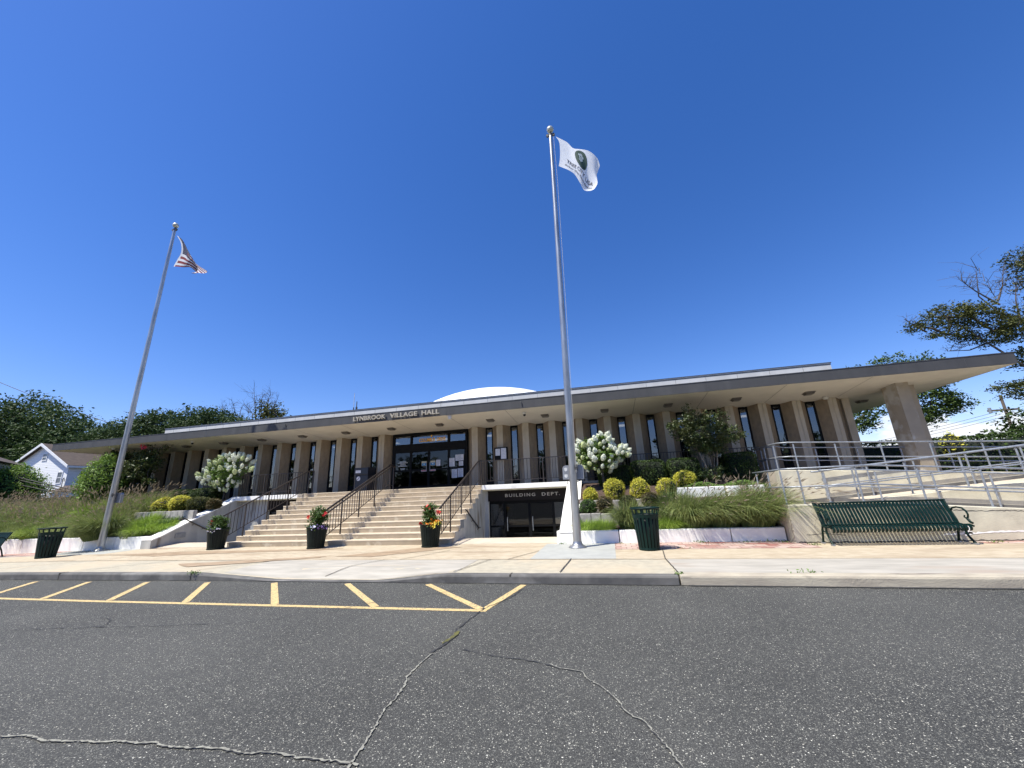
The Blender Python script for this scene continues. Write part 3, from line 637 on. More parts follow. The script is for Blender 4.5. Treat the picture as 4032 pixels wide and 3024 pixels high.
# recessed soffit lights
sl = None
for i, x in enumerate([7.39,4.98,2.55,.12,-2.32,-4.71,-7.08,-9.46,-11.85,-14.26,-16.65,-19.03,-21.47,-23.9]):
    y = 15.78; z = 4.79-.08*(y-14.5)
    if sl is None:
        so_ = obj('soffit_light', MB().box(-.16,.16,-.16,.16,-.03,.0).box(-.13,.13,-.13,.13,-.075,-.03), 'lampg', VH); sl = so_
        so_.location = (x,y,z-.002); so_.rotation_euler = (-.08,0,0); sl2 = obj('lens', MB().box(-.11,.11,-.11,.11,-.085,-.076), 'lens', so_)
    else:
        so_ = bpy.data.objects.new('soffit_light', sl.data); C.objects.link(so_); so_.parent = VH; so_.location = (x,y,z-.002); so_.rotation_euler = (-.08,0,0)
        q = bpy.data.objects.new('lens', sl2.data); C.objects.link(q); q.parent = so_
so_ = bpy.data.objects.new('soffit_light', sl.data); C.objects.link(so_); so_.parent = VH; so_.location = (10.3,18.2,4.63)
q = bpy.data.objects.new('lens', sl2.data); C.objects.link(q); q.parent = so_
# cameras and detectors under the roof
def dome_cam(x, y, lb):
    z = 4.79-.08*(y-14.5); t = thing('security_camera', lb, 'camera', (x,y,z-.003), 0, 'security cameras under the roof')
    obj('mount', MB().lathe([(0,0),(.085,0),(.085,-.05),(.05,-.07),(.05,-.09),(0,-.09)], 16), 'camw', t, smooth=False)
    obj('dome', MB().sphere((0,0,-.12), .055, 12, 8), 'black', t, smooth=True)
dome_cam(-3.05, 15.05, 'small white dome camera under the roof right of the entrance')
dome_cam(-20.0, 14.95, 'small dome camera under the roof above the left fins')
dome_cam(-25.3, 14.95, 'small dome camera under the far left roof corner')
t = thing('alarm_bell', 'small shield shaped fixture hanging below the fascia end of the name', 'fixture', (-6.1, 14.6, 4.782)); obj('housing', MB().prism([(-.09,-.05),(.09,-.05),(.09,.05),(-.09,.05)], -.08, 0).prism([(-.06,-.04),(.06,-.04),(.06,.04),(-.06,.04)], -.16, -.08), 'camw', t, bevel=.02)
t = thing('wall_speaker', 'small round fixture on the soffit above the rightmost fins', 'fixture', (8.27, 16.6, 4.618)); obj('housing', MB().lathe([(0,0),(.10,0),(.10,-.05),(.06,-.09),(0,-.09)], 14), 'camw', t)
for w_, a_, b_ in (('LYNBROOK',-10.53,-8.96),('VILLAGE',-8.76,-7.49),('HALL',-7.29,-6.50)): lettering('name_lettering', w_, a_, b_, 4.872, 5.062, 14.462, .045, 'letter', VH, .022, 1.02)
# entrance: frames, transoms, doors
ex0, ex1, ey = -10.06, -6.22+.01, 17.0
EN = obj('entrance_frame', MB().box(ex0,ex0+.10,ey-.05,ey+.08,1.95,4.57).box(ex1-.10,ex1,ey-.05,ey+.08,1.95,4.57).box(ex0+.1,ex1-.1,ey-.05,ey+.08,4.45,4.58).box(ex0+.1,ex1-.1,ey-.05,ey+.08,3.74,4.06).box(ex0+.93,ex0+1.03,ey-.045,ey+.075,4.06,4.45).box(ex1-.99,ex1-.88,ey-.045,ey+.075,4.06,4.45), 'frame', VH)
for a, c in ((ex0+.1, ex0+.93), (ex0+1.03, ex1-.99), (ex1-.88, ex1-.1)): obj('transom_pane', MB().box(a,c,ey+.01,ey+.02,4.06,4.45), 'glass', EN)
for w_, a_, b_ in (('COLUMBUS',-8.68,-7.86),('DRIVE',-7.76,-7.32)): lettering('street_name', w_, a_, b_, 4.12, 4.30, ey+.0, .006, 'gold', EN, .030, 1.05)
lettering('street_number', '1', -8.07, -8.0, 4.34, 4.43, ey+.0, .006, 'gold', EN, .02, 1.0)
dc = [ex0+.1, ex0+.98, ex0+1.91, ex1-.93, ex1-.1]
for i, (a, c) in enumerate(zip(dc, dc[1:])):
    d = obj('sidelight' if i in (0,3) else 'door', MB().box(a,a+.055,ey-.03,ey+.05,1.955,3.74).box(c-.055,c,ey-.03,ey+.05,1.955,3.74).box(a+.055,c-.055,ey-.03,ey+.05,3.66,3.74).box(a+.055,c-.055,ey-.03,ey+.05,1.955,2.10).box(a+.055,c-.055,ey-.028,ey+.048,2.78,2.86), 'frame', VH)
    obj('pane', MB().box(a+.055,c-.055,ey+.0,ey+.01,2.10,2.78).box(a+.055,c-.055,ey+.0,ey+.01,2.86,3.66), 'glassd', d)
    if i in (1,2):
        hx = c-.09 if i == 1 else a+.09
        obj('handle', MB().tube([(hx,ey-.03,2.75),(hx,ey-.07,2.75),(hx,ey-.07,3.15),(hx,ey-.03,3.15)], .012), 'galv', d)
# notices taped to the glass
def notice(x0, x1, z0, z1, y, label, kind='white'):
    t = thing('notice', label, 'notice', ((x0+x1)/2, y, z0), 0, 'notices taped to the entrance glass'); w = (x1-x0)/2; h = z1-z0
    if kind == 'blue':
        obj('sheet', MB().box(-w,w,-.004,0,0,h), 'papers', t); obj('blue_field', MB().box(-w+.015,w-.015,-.007,-.0045,.015,h*.62), 'paperb', t); obj('white_mark', MB().sphere((0,-.008,h*.38),.035,12,6,sc=(1,.05,.8)), 'vinylw', t)
    elif kind == 'red':
        obj('sheet', MB().box(-w,w,-.004,0,0,h), 'paper', t); obj('red_bar', MB().box(-w+.012,w-.012,-.007,-.0045,h*.22,h*.8), 'redn', t)
    else:
        obj('sheet', MB().box(-w,w,-.004,0,0,h), 'paper', t); b = MB(); n = max(3, int(h/.035))
        for i in range(n):
            z = h*(i+.7)/(n+.6); b.box(-w*.8, w*random.uniform(.3,.8), -.006, -.0045, z, z+.008)
        obj('printed_lines', b, 'ink', t)
yn = ey-.034
notice(-8.50,-8.24,2.99,3.21,yn,'sand and blue notice taped to the left entrance door','blue')
notice(-8.06,-7.80,2.99,3.21,yn,'sand and blue notice taped to the right entrance door','blue')
notice(-8.52,-8.24,2.74,2.81,yn,'narrow red and white sticker on the left entrance door','red')
notice(-8.08,-7.79,2.74,2.81,yn,'narrow red and white sticker on the right entrance door','red')
notice(-7.76,-7.55,2.96,3.24,yn,'white letter page beside the blue notice on the right door')
notice(-7.10,-6.84,2.90,3.28,yn,'tall white poster at left of the right side glass panel')
notice(-6.80,-6.40,3.14,3.42,yn,'wide white notice at the top of the right side glass panel')
notice(-6.63,-6.42,2.90,3.11,yn,'pinkish card below the wide notice on the right glass panel')
notice(-6.98,-6.72,2.38,2.77,yn,'left of two white pages low on the right glass panel')
notice(-6.69,-6.42,2.40,2.79,yn,'right of two white pages low on the right glass panel')
t = thing('opening_hours', 'small white vinyl opening hours lines on the left glass panel', 'lettering', (-9.5,ey-.002,2.8)); b = MB()
for i, w in enumerate((.16,.10,.12,0,.24,.16,.13,.26,.17)):
    if w: b.box(-w,w,-.003,0,.02+.052*i,.042+.052*i)
obj('printed_lines', b, 'vinylw', t)
# drop box, notice board, roof antennas
t = thing('drop_box', 'tall dark navy drop box standing on the landing left of the doors', 'drop box', (-10.95,16.15,1.96))
obj('body', MB().box(-.33,.33,-.25,.25,0,.72).box(-.36,.36,-.3,.28,.72,1.04), 'mail', t, bevel=.02)
obj('label_plate', MB().box(-.28,-.02,-.306,-.301,.80,.92), 'paper', t); obj('round_seal', MB().add([(-.15+.10*math.cos(a*.3927),-.256,.55+.10*math.sin(a*.3927)) for a in range(16)], [tuple(range(16))]), 'paper', t)
obj('seal_mark', MB().tube([(-.20,-.258,.50),(-.15,-.258,.56),(-.10,-.258,.60)], .012, 6), 'ink', t)
t = thing('notice_board', 'black framed notice board with two white pages on a fin right of the doors', 'notice board', (-4.52,16.66,3.02))
obj('cabinet', MB().box(-.30,.30,-.02,.08,0,.56), 'frame', t, bevel=.01); obj('page', MB().box(-.25,-.04,-.026,-.021,.20,.50), 'paper', t); obj('page', MB().box(0,.24,-.026,-.021,.05,.52), 'paper', t)
for x, z0, z1, r, m, lb in ((-14.62,5.9,7.9,.018,'camw','tall thin white whip antenna on the roof'),(-14.42,5.9,7.35,.035,'coping','short thick dark antenna on the roof beside the white one')):
    t = thing('antenna', lb, 'antenna', (x,20,z0)); obj('mast', MB().tube([(0,0,0),(0,0,z1-z0)], [r,r*.7]), m, t)
    obj('base_clamp', MB().tube([(0,0,.0),(0,0,1.1)], r*1.7), 'coping', t)

# ------------------------------------------------------------ iron railings
def stair_rail(x, label, double=False, top_curl=True):
    t = thing('stair_railing', label, 'railing', (0,0,0), 0, 'brown iron stair railings')
    pts = [(x,11.42,1.27),(x,15.22,2.93)]
    tops = [(0,0)] if not double else [(-.09,-.02),(.09,-.02),(0,.05)]
    for dx, dz in tops: obj('handrail', MB().tube([(x+dx,11.40,1.24+dz),(x+dx,15.22,2.93+dz),(x+dx,15.55,2.95+dz)], .028, 8), 'iron', t)
    b = MB(); bot = lambda y: .54+(y-11.6)*.452
    top = lambda y: 1.27+(y-11.42)*.4368
    b.tube([(x,11.5,bot(11.5)),(x,15.12,bot(15.12)),(x,15.5,2.12)], .014, 6); obj('bottom_rail', b, 'iron', t)
    b = MB(); n = 27
    for i in range(n):
        y = 11.55+i*(15.15-11.55)/(n-1)
        if i in (5, 12, 19, 26): continue
        b.tube([(x,y,bot(y)),(x,y,top(y)-.02)], .011, 5, cap=False)
    obj('balusters', b, 'iron', t)
    for i in (5,12,19):
        y = 11.55+i*(15.15-11.55)/(n-1); k = int((y-Y0)/RU); z = Z0+(k+1)*RI
        obj('post', MB().box(x-.018,x+.018,y-.018,y+.018,z,top(y)-.01), 'iron', t)
    obj('post', MB().box(x-.02,x+.02,15.26,15.30,1.95,2.93).box(x-.02,x+.02,15.53,15.57,1.95,2.95), 'iron', t)
    return t
sr = stair_rail(-5.08, 'brown iron railing down the right edge of the stairs')
stair_rail(-9.12, 'triple handrail iron railing down the middle of the stairs', True)
stair_rail(-13.22, 'brown iron railing down the left edge of the stairs')
obj('newel', MB().tube([(-13.3,11.45,.16),(-13.3,11.45,.5)], .02), 'iron', sr) if False else None
def flat_rail(x0, x1, y, label, z=1.95):
    t = thing('balcony_railing', label, 'railing', (0,0,0), 0, 'brown iron railings along the terrace edge')
    obj('top_rail', MB().box(x0,x1,y-.02,y+.02,z+.93,z+.955), 'iron', t); obj('bottom_rail', MB().box(x0,x1,y-.012,y+.012,z+.14,z+.16), 'iron', t)
    n = int((x1-x0)/.125); b = MB(); k = 0
    for i in range(n+1):
        x = x0+(x1-x0)*i/n
        if i % 10 == 0: obj('post', MB().box(x-.018,x+.018,y-.018,y+.018,z-.01,z+.93), 'iron', t)
        else: b.tube([(x,y,z+.16),(x,y,z+.93)], .010, 5, cap=False)
    obj('balusters', b, 'iron', t); return t
flat_rail(-4.95, -1.05, 15.12, 'iron railing on the white slab above the lower office doors')
flat_rail(-16.75, -13.45, 15.12, 'iron railing on the white slab left of the stairs')
flat_rail(-.95, 5.6, 16.35, 'iron railing partly hidden behind the clipped hedge')
for X_, pts, lb in ((SX1+.07, [(12.95,1.12),(13.05,1.10),(14.35,.42),(14.5,.42)], 'short dark handrail on the side wall beside the lower doors'),(-16.76, [(12.6,1.12),(12.75,1.15),(13.6,.72),(14.2,.45)], 'short dark handrail on the sloping wall left of the stairs')):
    t = thing('wall_handrail', lb, 'handrail', (0,0,0), 0, 'handrails down into the wells'); obj('rail', MB().tube([(X_,y,z) for y,z in pts], .024), 'iron', t)
    w = SX1+.012 if X_ > -10 else -16.82
    for y, z in (pts[1], ((pts[1][0]+pts[2][0])/2, (pts[1][1]+pts[2][1])/2-.02), pts[2]): obj('bracket', MB().tube([(X_,y,z-.01),(w,y,z-.06)], .009, 6), 'iron', t)

# ------------------------------------------------------------ access ramp
RP = thing('access_ramp', 'beige concrete switchback ramp with three flights right of the planting bed', 'ramp', (0,0,0))
def aA(x): return 1.04 if x < 6.2 else 1.04-.082*(x-6.2)
def aB(x): return .96 if x < 5.7 else .96+.088*(x-5.7)
def aC(x): return 1.95 if x < 5.6 else 1.95-.062*(x-5.6)
RX = [4.24,4.6,5.2,5.6,5.7,6.2,7,8,9,10,11,12,13,14,15.5]
def wallstrip(name, X, y0, y1, zf, zb, m, deck=None):
    b = MB(); v = []
    for x in X: v += [(x,y0,zb),(x,y0,zf(x)-.02),(x,y0+.02,zf(x)),(x,y1,zf(x)),(x,y1,zb)]
    b.add(v, [(i*5+j,(i+1)*5+j,(i+1)*5+j+1,i*5+j+1) for i in range(len(X)-1) for j in range(4)]+[(0,1,2,3,4), tuple((len(X)-1)*5+j for j in (4,3,2,1,0))])
    return obj(name, b, m, RP)
wallstrip('front_wall', RX, 11.33, 11.62, aA, 0, 'rampc')
wallstrip('lower_deck', RX, 11.62, 12.80, lambda x: aA(x)-.03, 0, 'rampdeck')
wallstrip('middle_wall', [x for x in RX if x >= 5.2], 12.80, 13.0, aB, 0, 'rampc')
wallstrip('lower_landing', [4.24,4.6,5.2], 12.80, 14.2, lambda x: 1.0, 0, 'rampdeck')
wallstrip('middle_deck', [x for x in RX if x >= 5.2], 13.0, 14.2, lambda x: aB(x)-.03, 0, 'rampdeck')
wallstrip('upper_wall', [5.25]+[x for x in RX if x > 5.25], 14.2, 14.42, aC, 0, 'rampc')
wallstrip('upper_deck', [5.25]+[x for x in RX if x > 5.25], 14.42, 17.15, lambda x: aC(x)-.03, 0, 'rampdeck')
wallstrip('terrace_floor', [-1.0,1,3,5.25], 16.25, 17.2, lambda x: 1.95, 1.2, 'rampdeck')
for nm_, X_, y_, zf_ in (('dark_band',[x for x in RX if x >= 5.2],12.797,lambda x: aA(x)-.025),('dark_band',[5.25]+[x for x in RX if x > 5.25],14.197,lambda x: aB(x)-.025)):  # dark band along the foot of the middle and upper walls
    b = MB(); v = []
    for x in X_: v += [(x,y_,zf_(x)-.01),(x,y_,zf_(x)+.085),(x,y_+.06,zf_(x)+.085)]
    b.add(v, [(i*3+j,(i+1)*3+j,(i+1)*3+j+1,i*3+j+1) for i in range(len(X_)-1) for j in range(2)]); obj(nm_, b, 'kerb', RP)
# dark crack lines on the front wall
b = MB()
def zcrack(pts, y, w=.012):
    P = fine(pts,.05,.008); v = []
    for x, z in P: v += [(x,y,z-w/2),(x,y,z+w*random.uniform(.2,1))]
    b.add(v, [(2*i,2*i+1,2*i+3,2*i+2) for i in range(len(P)-1)])
zcrack([(7.3,.86),(7.8,.80),(8.6,.78),(9.6,.72),(11,.66)], 11.327); zcrack([(4.5,.34),(4.9,.36),(5.3,.33)], 11.327,.008); zcrack([(4.3,.18),(5.5,.17),(8,.175),(12,.17)], 11.326,.02); zcrack([(4.75,.95),(4.78,.7),(4.7,.5),(4.82,.3)], 11.327,.006)
obj('cracks', b, 'joint', RP)
b = MB(); zcrack([(7.2,.30),(7.8,.33),(8.5,.36),(9.1,.31),(9.5,.45)], 11.325,.03); zcrack([(7.6,.36),(7.7,.38),(7.75,.40)], 11.325,.18); obj('white_repair', b, 'white', RP)
def pipe_rail(name_label, path, posts, zbase, mid=.45, r=.021, hgt=.87):
    """path: polyline of the top rail; posts: indices positions (x,y); zbase(x,y) deck height"""
    t = thing('ramp_railing', name_label, 'railing', (0,0,0), 0, 'galvanized pipe railings of the ramp')
    obj('top_rail', MB().tube(path, r, 8), 'galv', t, smooth=True)
    obj('middle_rail', MB().tube([(x,y,z-mid) for x,y,z in path], r*.9, 8), 'galv', t, smooth=True)
    for x, y in posts:
        # find top height at this spot by projecting on path
        best = None
        for a, c in zip(path, path[1:]):
            d = Vector((c[0]-a[0], c[1]-a[1])); L = d.length_squared
            if L == 0: continue
            k = max(0, min(1, (Vector((x-a[0],y-a[1])).dot(d))/L)); p = (lerp(a[0],c[0],k), lerp(a[1],c[1],k), lerp(a[2],c[2],k)); e_ = (p[0]-x)**2+(p[1]-y)**2
            if best is None or e_ < best[0]: best = (e_, p)
        zt = best[1][2]; zb = zbase(x,y)
        b = MB().tube([(x,y,zb),(x,y,zt-.055)], r*1.02, 8)
        b.tube([(x,y+.05,zt-.07),(x,y,zt-.03)], .010, 6).tube([(x,y+.05,zt-mid-.05),(x,y,zt-mid)], .010, 6)
        b.lathe([(0,0),(.05,0),(.05,.012),(0,.012)], 10, c=(x,y,zb))
        obj('post', b, 'galv', t)
    return t
yA = 11.46
zA = lambda x: aA(x)+.87
path = [(4.42,13.9,1.90),(4.40,yA+.15,1.91),(4.50,yA,1.91)]+[(x,yA,zA(x)) for x in (6.2,8,10,12,14.5)]
pipe_rail('front railing of the ramp behind the green bench, wrapping the lower landing', path, [(4.42,13.6),(4.42,12.7),(4.31,11.55),(4.68,yA),(5.93,yA),(7.18,yA),(8.38,yA),(9.6,yA),(10.8,yA),(12,yA)], lambda x,y: aA(x)-.005)
yB = 12.7
pipe_rail('inner railing of the lowest ramp flight', [(5.7,yB,1.86)]+[(x,yB,aA(x)+.83) for x in (6.2,8,10,12,14.5)], [(5.8,yB),(7.0,yB),(8.25,yB),(9.45,yB),(10.7,yB),(12,yB)], lambda x,y: aA(x)-.03)
yC = 12.92
pipe_rail('railing climbing right along the middle ramp wall', [(5.6,yC,1.84)]+[(x,yC,aB(x)+.87) for x in (5.7,8,10,12,14.5)], [(6.6,yC),(7.85,yC),(9.1,yC),(10.35,yC),(11.6,yC)], lambda x,y: aB(x)-.005)
yD = 14.1
pipe_rail('rear railing climbing right along the middle ramp flight', [(6.3,yD,1.86)]+[(x,yD,aB(x)+.86) for x in (7,8,10,12,14.5)], [(6.4,yD),(7.6,yD),(8.8,yD),(10.1,yD),(11.4,yD)], lambda x,y: aB(x)-.03)
yE = 14.32
zC = lambda x: aC(x)+.88
pipe_rail('front railing of the top ramp flight, wrapping its left end', [(5.55,17.0,2.85),(5.50,yE+.2,2.83),(5.75,yE,2.82)]+[(x,yE,zC(x)) for x in (6.2,8,10,12,15)], [(5.53,16.6),(5.52,15.7),(5.50,14.8),(5.9,yE),(7.05,yE),(8.25,yE),(9.5,yE),(10.75,yE),(12,yE)], lambda x,y: aC(x)-.005)
yG = 15.9
pipe_rail('rear railing of the top ramp flight under the roof', [(5.7,16.9,2.82),(5.78,yG+.2,2.84),(6.0,yG,2.84)]+[(x,yG,aC(x)+.87) for x in (6.2,8,10,12,15)], [(5.75,16.7),(5.9,16.0),(7.2,yG),(8.45,yG),(9.7,yG),(11,yG),(12.3,yG)], lambda x,y: aC(x)-.03)

# ------------------------------------------------------------ benches
BEN = thing('bench', 'long dark green steel strap bench against the beige ramp wall', 'bench', (6.09,11.0,.165), 0, 'dark green strap benches')
hw = 1.31
prof = [(.30,.885),(.26,.80),(.19,.66),(.135,.54),(.11,.45),(.07,.395),(-.02,.375),(-.12,.395),(-.20,.405),(-.25,.385),(-.275,.34),(-.265,.30),(-.23,.275)]
def straps(prof, name):
    b = MB(); n = 36
    for i in range(n):
        x = -hw+.05+(2*hw-.1)*i/(n-1); v = []
        for y, z in prof: v += [(x-.025,y,z),(x+.025,y,z),(x+.025,y+.009,z-.006),(x-.025,y+.009,z-.006)]
        b.add(v, [(k*4+j,k*4+(j+1)%4,(k+1)*4+(j+1)%4,(k+1)*4+j) for k in range(len(prof)-1) for j in range(4)])
    return obj(name, b, 'green', BEN)
straps(prof[:5], 'backrest'); straps(prof[4:], 'seat')
obj('top_rail', MB().tube([(-hw-.02,.305,.89),(hw+.02,.305,.89)], .02), 'green', BEN); obj('seat_bar', MB().tube([(-hw,.08,.41),(hw,.08,.41)], .016).tube([(-hw,-.2,.40),(hw,-.2,.40)], .016), 'green', BEN)
for sx_ in (-1, 1):
    X = sx_*hw; b = MB()
    b.tube([(X,.31,.90),(X,.27,.8),(X,.19,.64),(X,.12,.48),(X,.10,.40),(X,-.05,.375),(X,-.2,.39),(X,-.27,.37)], .021)
    b.tube([(X,.10,.40),(X,.15,.30),(X,.20,.15),(X,.25,.0)], [.022,.024,.022,.026]).tube([(X,-.05,.375),(X,-.02,.28),(X,-.06,.15),(X,-.14,.06),(X,-.18,.0)], [.022,.026,.02,.024,.028])
    b.tube([(X,.16,.32),(X,.06,.26),(X,-.02,.28)], .014)
    obj('end_frame', b, 'green', BEN)
    a = MB().tube([(X,.20,.66),(X,.14,.72),(X,.02,.745),(X,-.12,.73),(X,-.20,.67),(X,-.225,.60),(X,-.20,.54),(X,-.15,.52),(X,-.11,.545),(X,-.13,.58)], [.016,.018,.018,.018,.018,.017,.017,.016,.014,.012]).tube([(X,-.17,.52),(X,-.22,.45),(X,-.27,.43)], .024)
    obj('armrest', a, 'green', BEN)
    obj('foot', MB().box(X-.03,X+.03,-.22,-.13,-.005,.02).box(X-.03,X+.03,.21,.30,-.005,.02), 'plate', BEN)
copy_tree(BEN, (-24.15, 10.6, wz(-24.15,10.6)+.014), 0, 'dark green strap bench cut by the left edge, beyond the left litter bin')

# ------------------------------------------------------------ litter bins and pots
CAN = thing('litter_bin', 'green slatted litter bin on the red brick strip right of the flagpole', 'litter bin', (.78,10.48,.16), 0, 'green slatted litter bins')
def rr_(z): return .235+.075*z/.97+.035*max(0,(z-.7)/.27)**2
b = MB(); n = 20
for i in range(n):
    a = 2*math.pi*i/n; hwid = .027; zs = [.04,.3,.6,.74]
    v = []
    for z in zs:
        R = rr_(z); c_, s_ = math.cos(a), math.sin(a)
        for q, w in ((R+.004,-hwid),(R+.004,hwid),(R-.004,hwid),(R-.004,-hwid)): v.append((q*c_-w*s_, q*s_+w*c_, z))
    b.add(v, [(k*4+j,k*4+(j+1)%4,(k+1)*4+(j+1)%4,(k+1)*4+j) for k in range(len(zs)-1) for j in range(4)])
b.lathe([(rr_(.74)-.006,.735),(rr_(.74)+.007,.735),(rr_(.82)+.007,.82),(rr_(.82)-.006,.82),(rr_(.74)-.006,.735)], 32)
for i in range(14):
    a = 2*math.pi*i/14; hwid = .02; v = []
    for z in (.81,.87,.94):
        R = rr_(z)+.005; c_, s_ = math.cos(a), math.sin(a)
        for q, w in ((R+.004,-hwid),(R+.004,hwid),(R-.004,hwid),(R-.004,-hwid)): v.append((q*c_-w*s_, q*s_+w*c_, z))
    b.add(v, [(k*4+j,k*4+(j+1)%4,(k+1)*4+(j+1)%4,(k+1)*4+j) for k in range(2) for j in range(4)])
obj('slatted_body', b, 'green', CAN)
obj('rim', MB().lathe([(.30,.925),(.345,.94),(.358,.955),(.352,.972),(.335,.972),(.30,.95),(.30,.925)], 36), 'green', CAN, smooth=True)
obj('base_ring', MB().lathe([(.20,.0),(.238,.0),(.248,.03),(.242,.055),(.2,.055),(0,.03)], 32), 'green', CAN)
obj('liner', MB().lathe([(0,.05),(.20,.05),(.235,.80),(.225,.80),(.195,.1),(0,.1)], 28), 'black', CAN, smooth=True)
copy_tree(CAN, (-18.95, 10.02, wz(-18.95,10.02)+.006), .2, 'green slatted litter bin at the left, in front of the overhanging grass')

POT = thing('planter_pot', 'dark slatted planter pot at the left end of the bottom step', 'planter', (-13.36,11.4,.16), 0, 'dark slatted planter pots at the steps')
b = MB(); n = 22
for i in range(n):
    a0 = 2*math.pi*i/n; a1 = 2*math.pi*(i+.86)/n; v = []
    for z, R in ((.03,.245),(.62,.315)):
        for a in (a0,a1): v.append((R*math.cos(a),R*math.sin(a),z))
        for a in (a1,a0): v.append(((R-.02)*math.cos(a),(R-.02)*math.sin(a),z))
    b.add(v, [(0,1,5,4),(1,2,6,5),(2,3,7,6),(3,0,4,7),(0,3,2,1),(4,5,6,7)])
obj('slats', b, 'dkgreen', POT); obj('rim', MB().lathe([(.29,.60),(.325,.62),(.332,.645),(.325,.655),(.29,.65)], 32), 'dkgreen', POT)
obj('base_ring', MB().lathe([(0,0),(.24,0),(.262,.01),(.262,.035),(.24,.045),(.2,.045)], 32), 'dkgreen', POT)
obj('liner', MB().lathe([(0,.05),(.222,.05),(.288,.62),(.27,.6),(0,.58)], 28), 'black', POT)
copy_tree(POT, (-9.33,11.37,.16), .1, 'dark slatted planter pot in front of the middle of the steps')
copy_tree(POT, (-5.36,11.38,.16), .2, 'dark slatted planter pot at the right end of the steps')
def bouquet(loc, label, tall, flowers, seed, low):
    global rng
    t = thing('flowering_plant', label, 'plant', loc, 0, 'flowering plants in the pots'); rs = np.random.default_rng(seed)
    cen = blobpts([(0,0,.06+tall*.45,  .28,.25,tall*.60),(.0,.0,.02,.33,.30,.10)], 230, .2)
    npmesh('foliage', leafquads(clumps(cen, 11, .045), .08, .45, .5), 4, 'l_hyd' if False else 'l_small', t)
    b = MB()
    for i in range(9):
        a = rs.random()*6.28; b.tube([(0,0,-.02),(.12*math.cos(a),.12*math.sin(a),tall*.5),(.18*math.cos(a),.18*math.sin(a),tall*.85)], [.008,.006,.003], 5)
    obj('stems', b, 'l_hedge', t)
    for (x,y,z,r,m) in flowers:
        V = []; n = 10
        for k in range(n):
            a = 2*math.pi*k/n; d = np.array([math.cos(a)*.9, math.sin(a)*.3-.5, .35*math.sin(a)+.5]); 
            c0 = np.array([x,y,z]); u_ = np.array([math.cos(a), -.25, math.sin(a)]); w_ = np.array([-math.sin(a), 0, math.cos(a)])
            V.append([c0, c0+u_*r*.6+w_*r*.28, c0+u_*r+np.array([0,-.01,0]), c0+u_*r*.6-w_*r*.28])
        V += list(leafquads(c0+rs.normal(size=(10,3))*r*.35, r*.9, .8))
        npmesh('flower', V, 4, m, t)
    for m, pts in low:
        P = np.array(pts)[rs.integers(0, len(pts), 60)]+rs.normal(size=(60,3))*[.05,.04,.025]; npmesh('trailing_flowers', leafquads(P, .05, .85), 4, m, t)
    return t
bouquet((-13.36,11.4,.78), 'leafy plant with red and white flowers in the left pot', .45, [(-.16,-.16,.30,.05,'f_coral'),(-.15,-.18,.22,.045,'f_red'),(-.26,-.1,.02,.05,'f_coral')], 3, [('f_white',[(-.05,-.27,.02),(.08,-.27,-.02),(.2,-.2,.03)])])
bouquet((-9.33,11.37,.78), 'leafy plant with coral blooms and purple flowers in the middle pot', .56, [(-.24,-.15,.34,.075,'f_coral'),(.33,-.08,.44,.06,'f_red'),(.3,-.12,.38,.05,'f_red'),(-.2,-.2,.0,.04,'f_orange')], 5, [('f_purple',[(.28,-.15,.05),(.33,-.1,.0),(.24,-.2,-.02)]),('f_white',[(.1,-.27,.03)])])
bouquet((-5.36,11.38,.78), 'leafy plant with red blooms and yellow pansies in the right pot', .56, [(-.05,-.1,.52,.07,'f_coral'),(-.12,-.12,.46,.065,'f_red'),(.02,-.12,.48,.06,'f_coral'),(.30,-.1,.36,.07,'f_coral'),(-.27,-.12,.05,.06,'f_red'),(-.2,-.18,.02,.05,'f_red'),(.12,-.2,.17,.04,'f_orange')], 9, [('f_yellow',[(.22,-.24,.02),(.27,-.2,.06),(.2,-.27,-.03)]),('f_orange',[(.16,-.25,.05),(-.0,-.28,.03),(.28,-.18,.12)])])

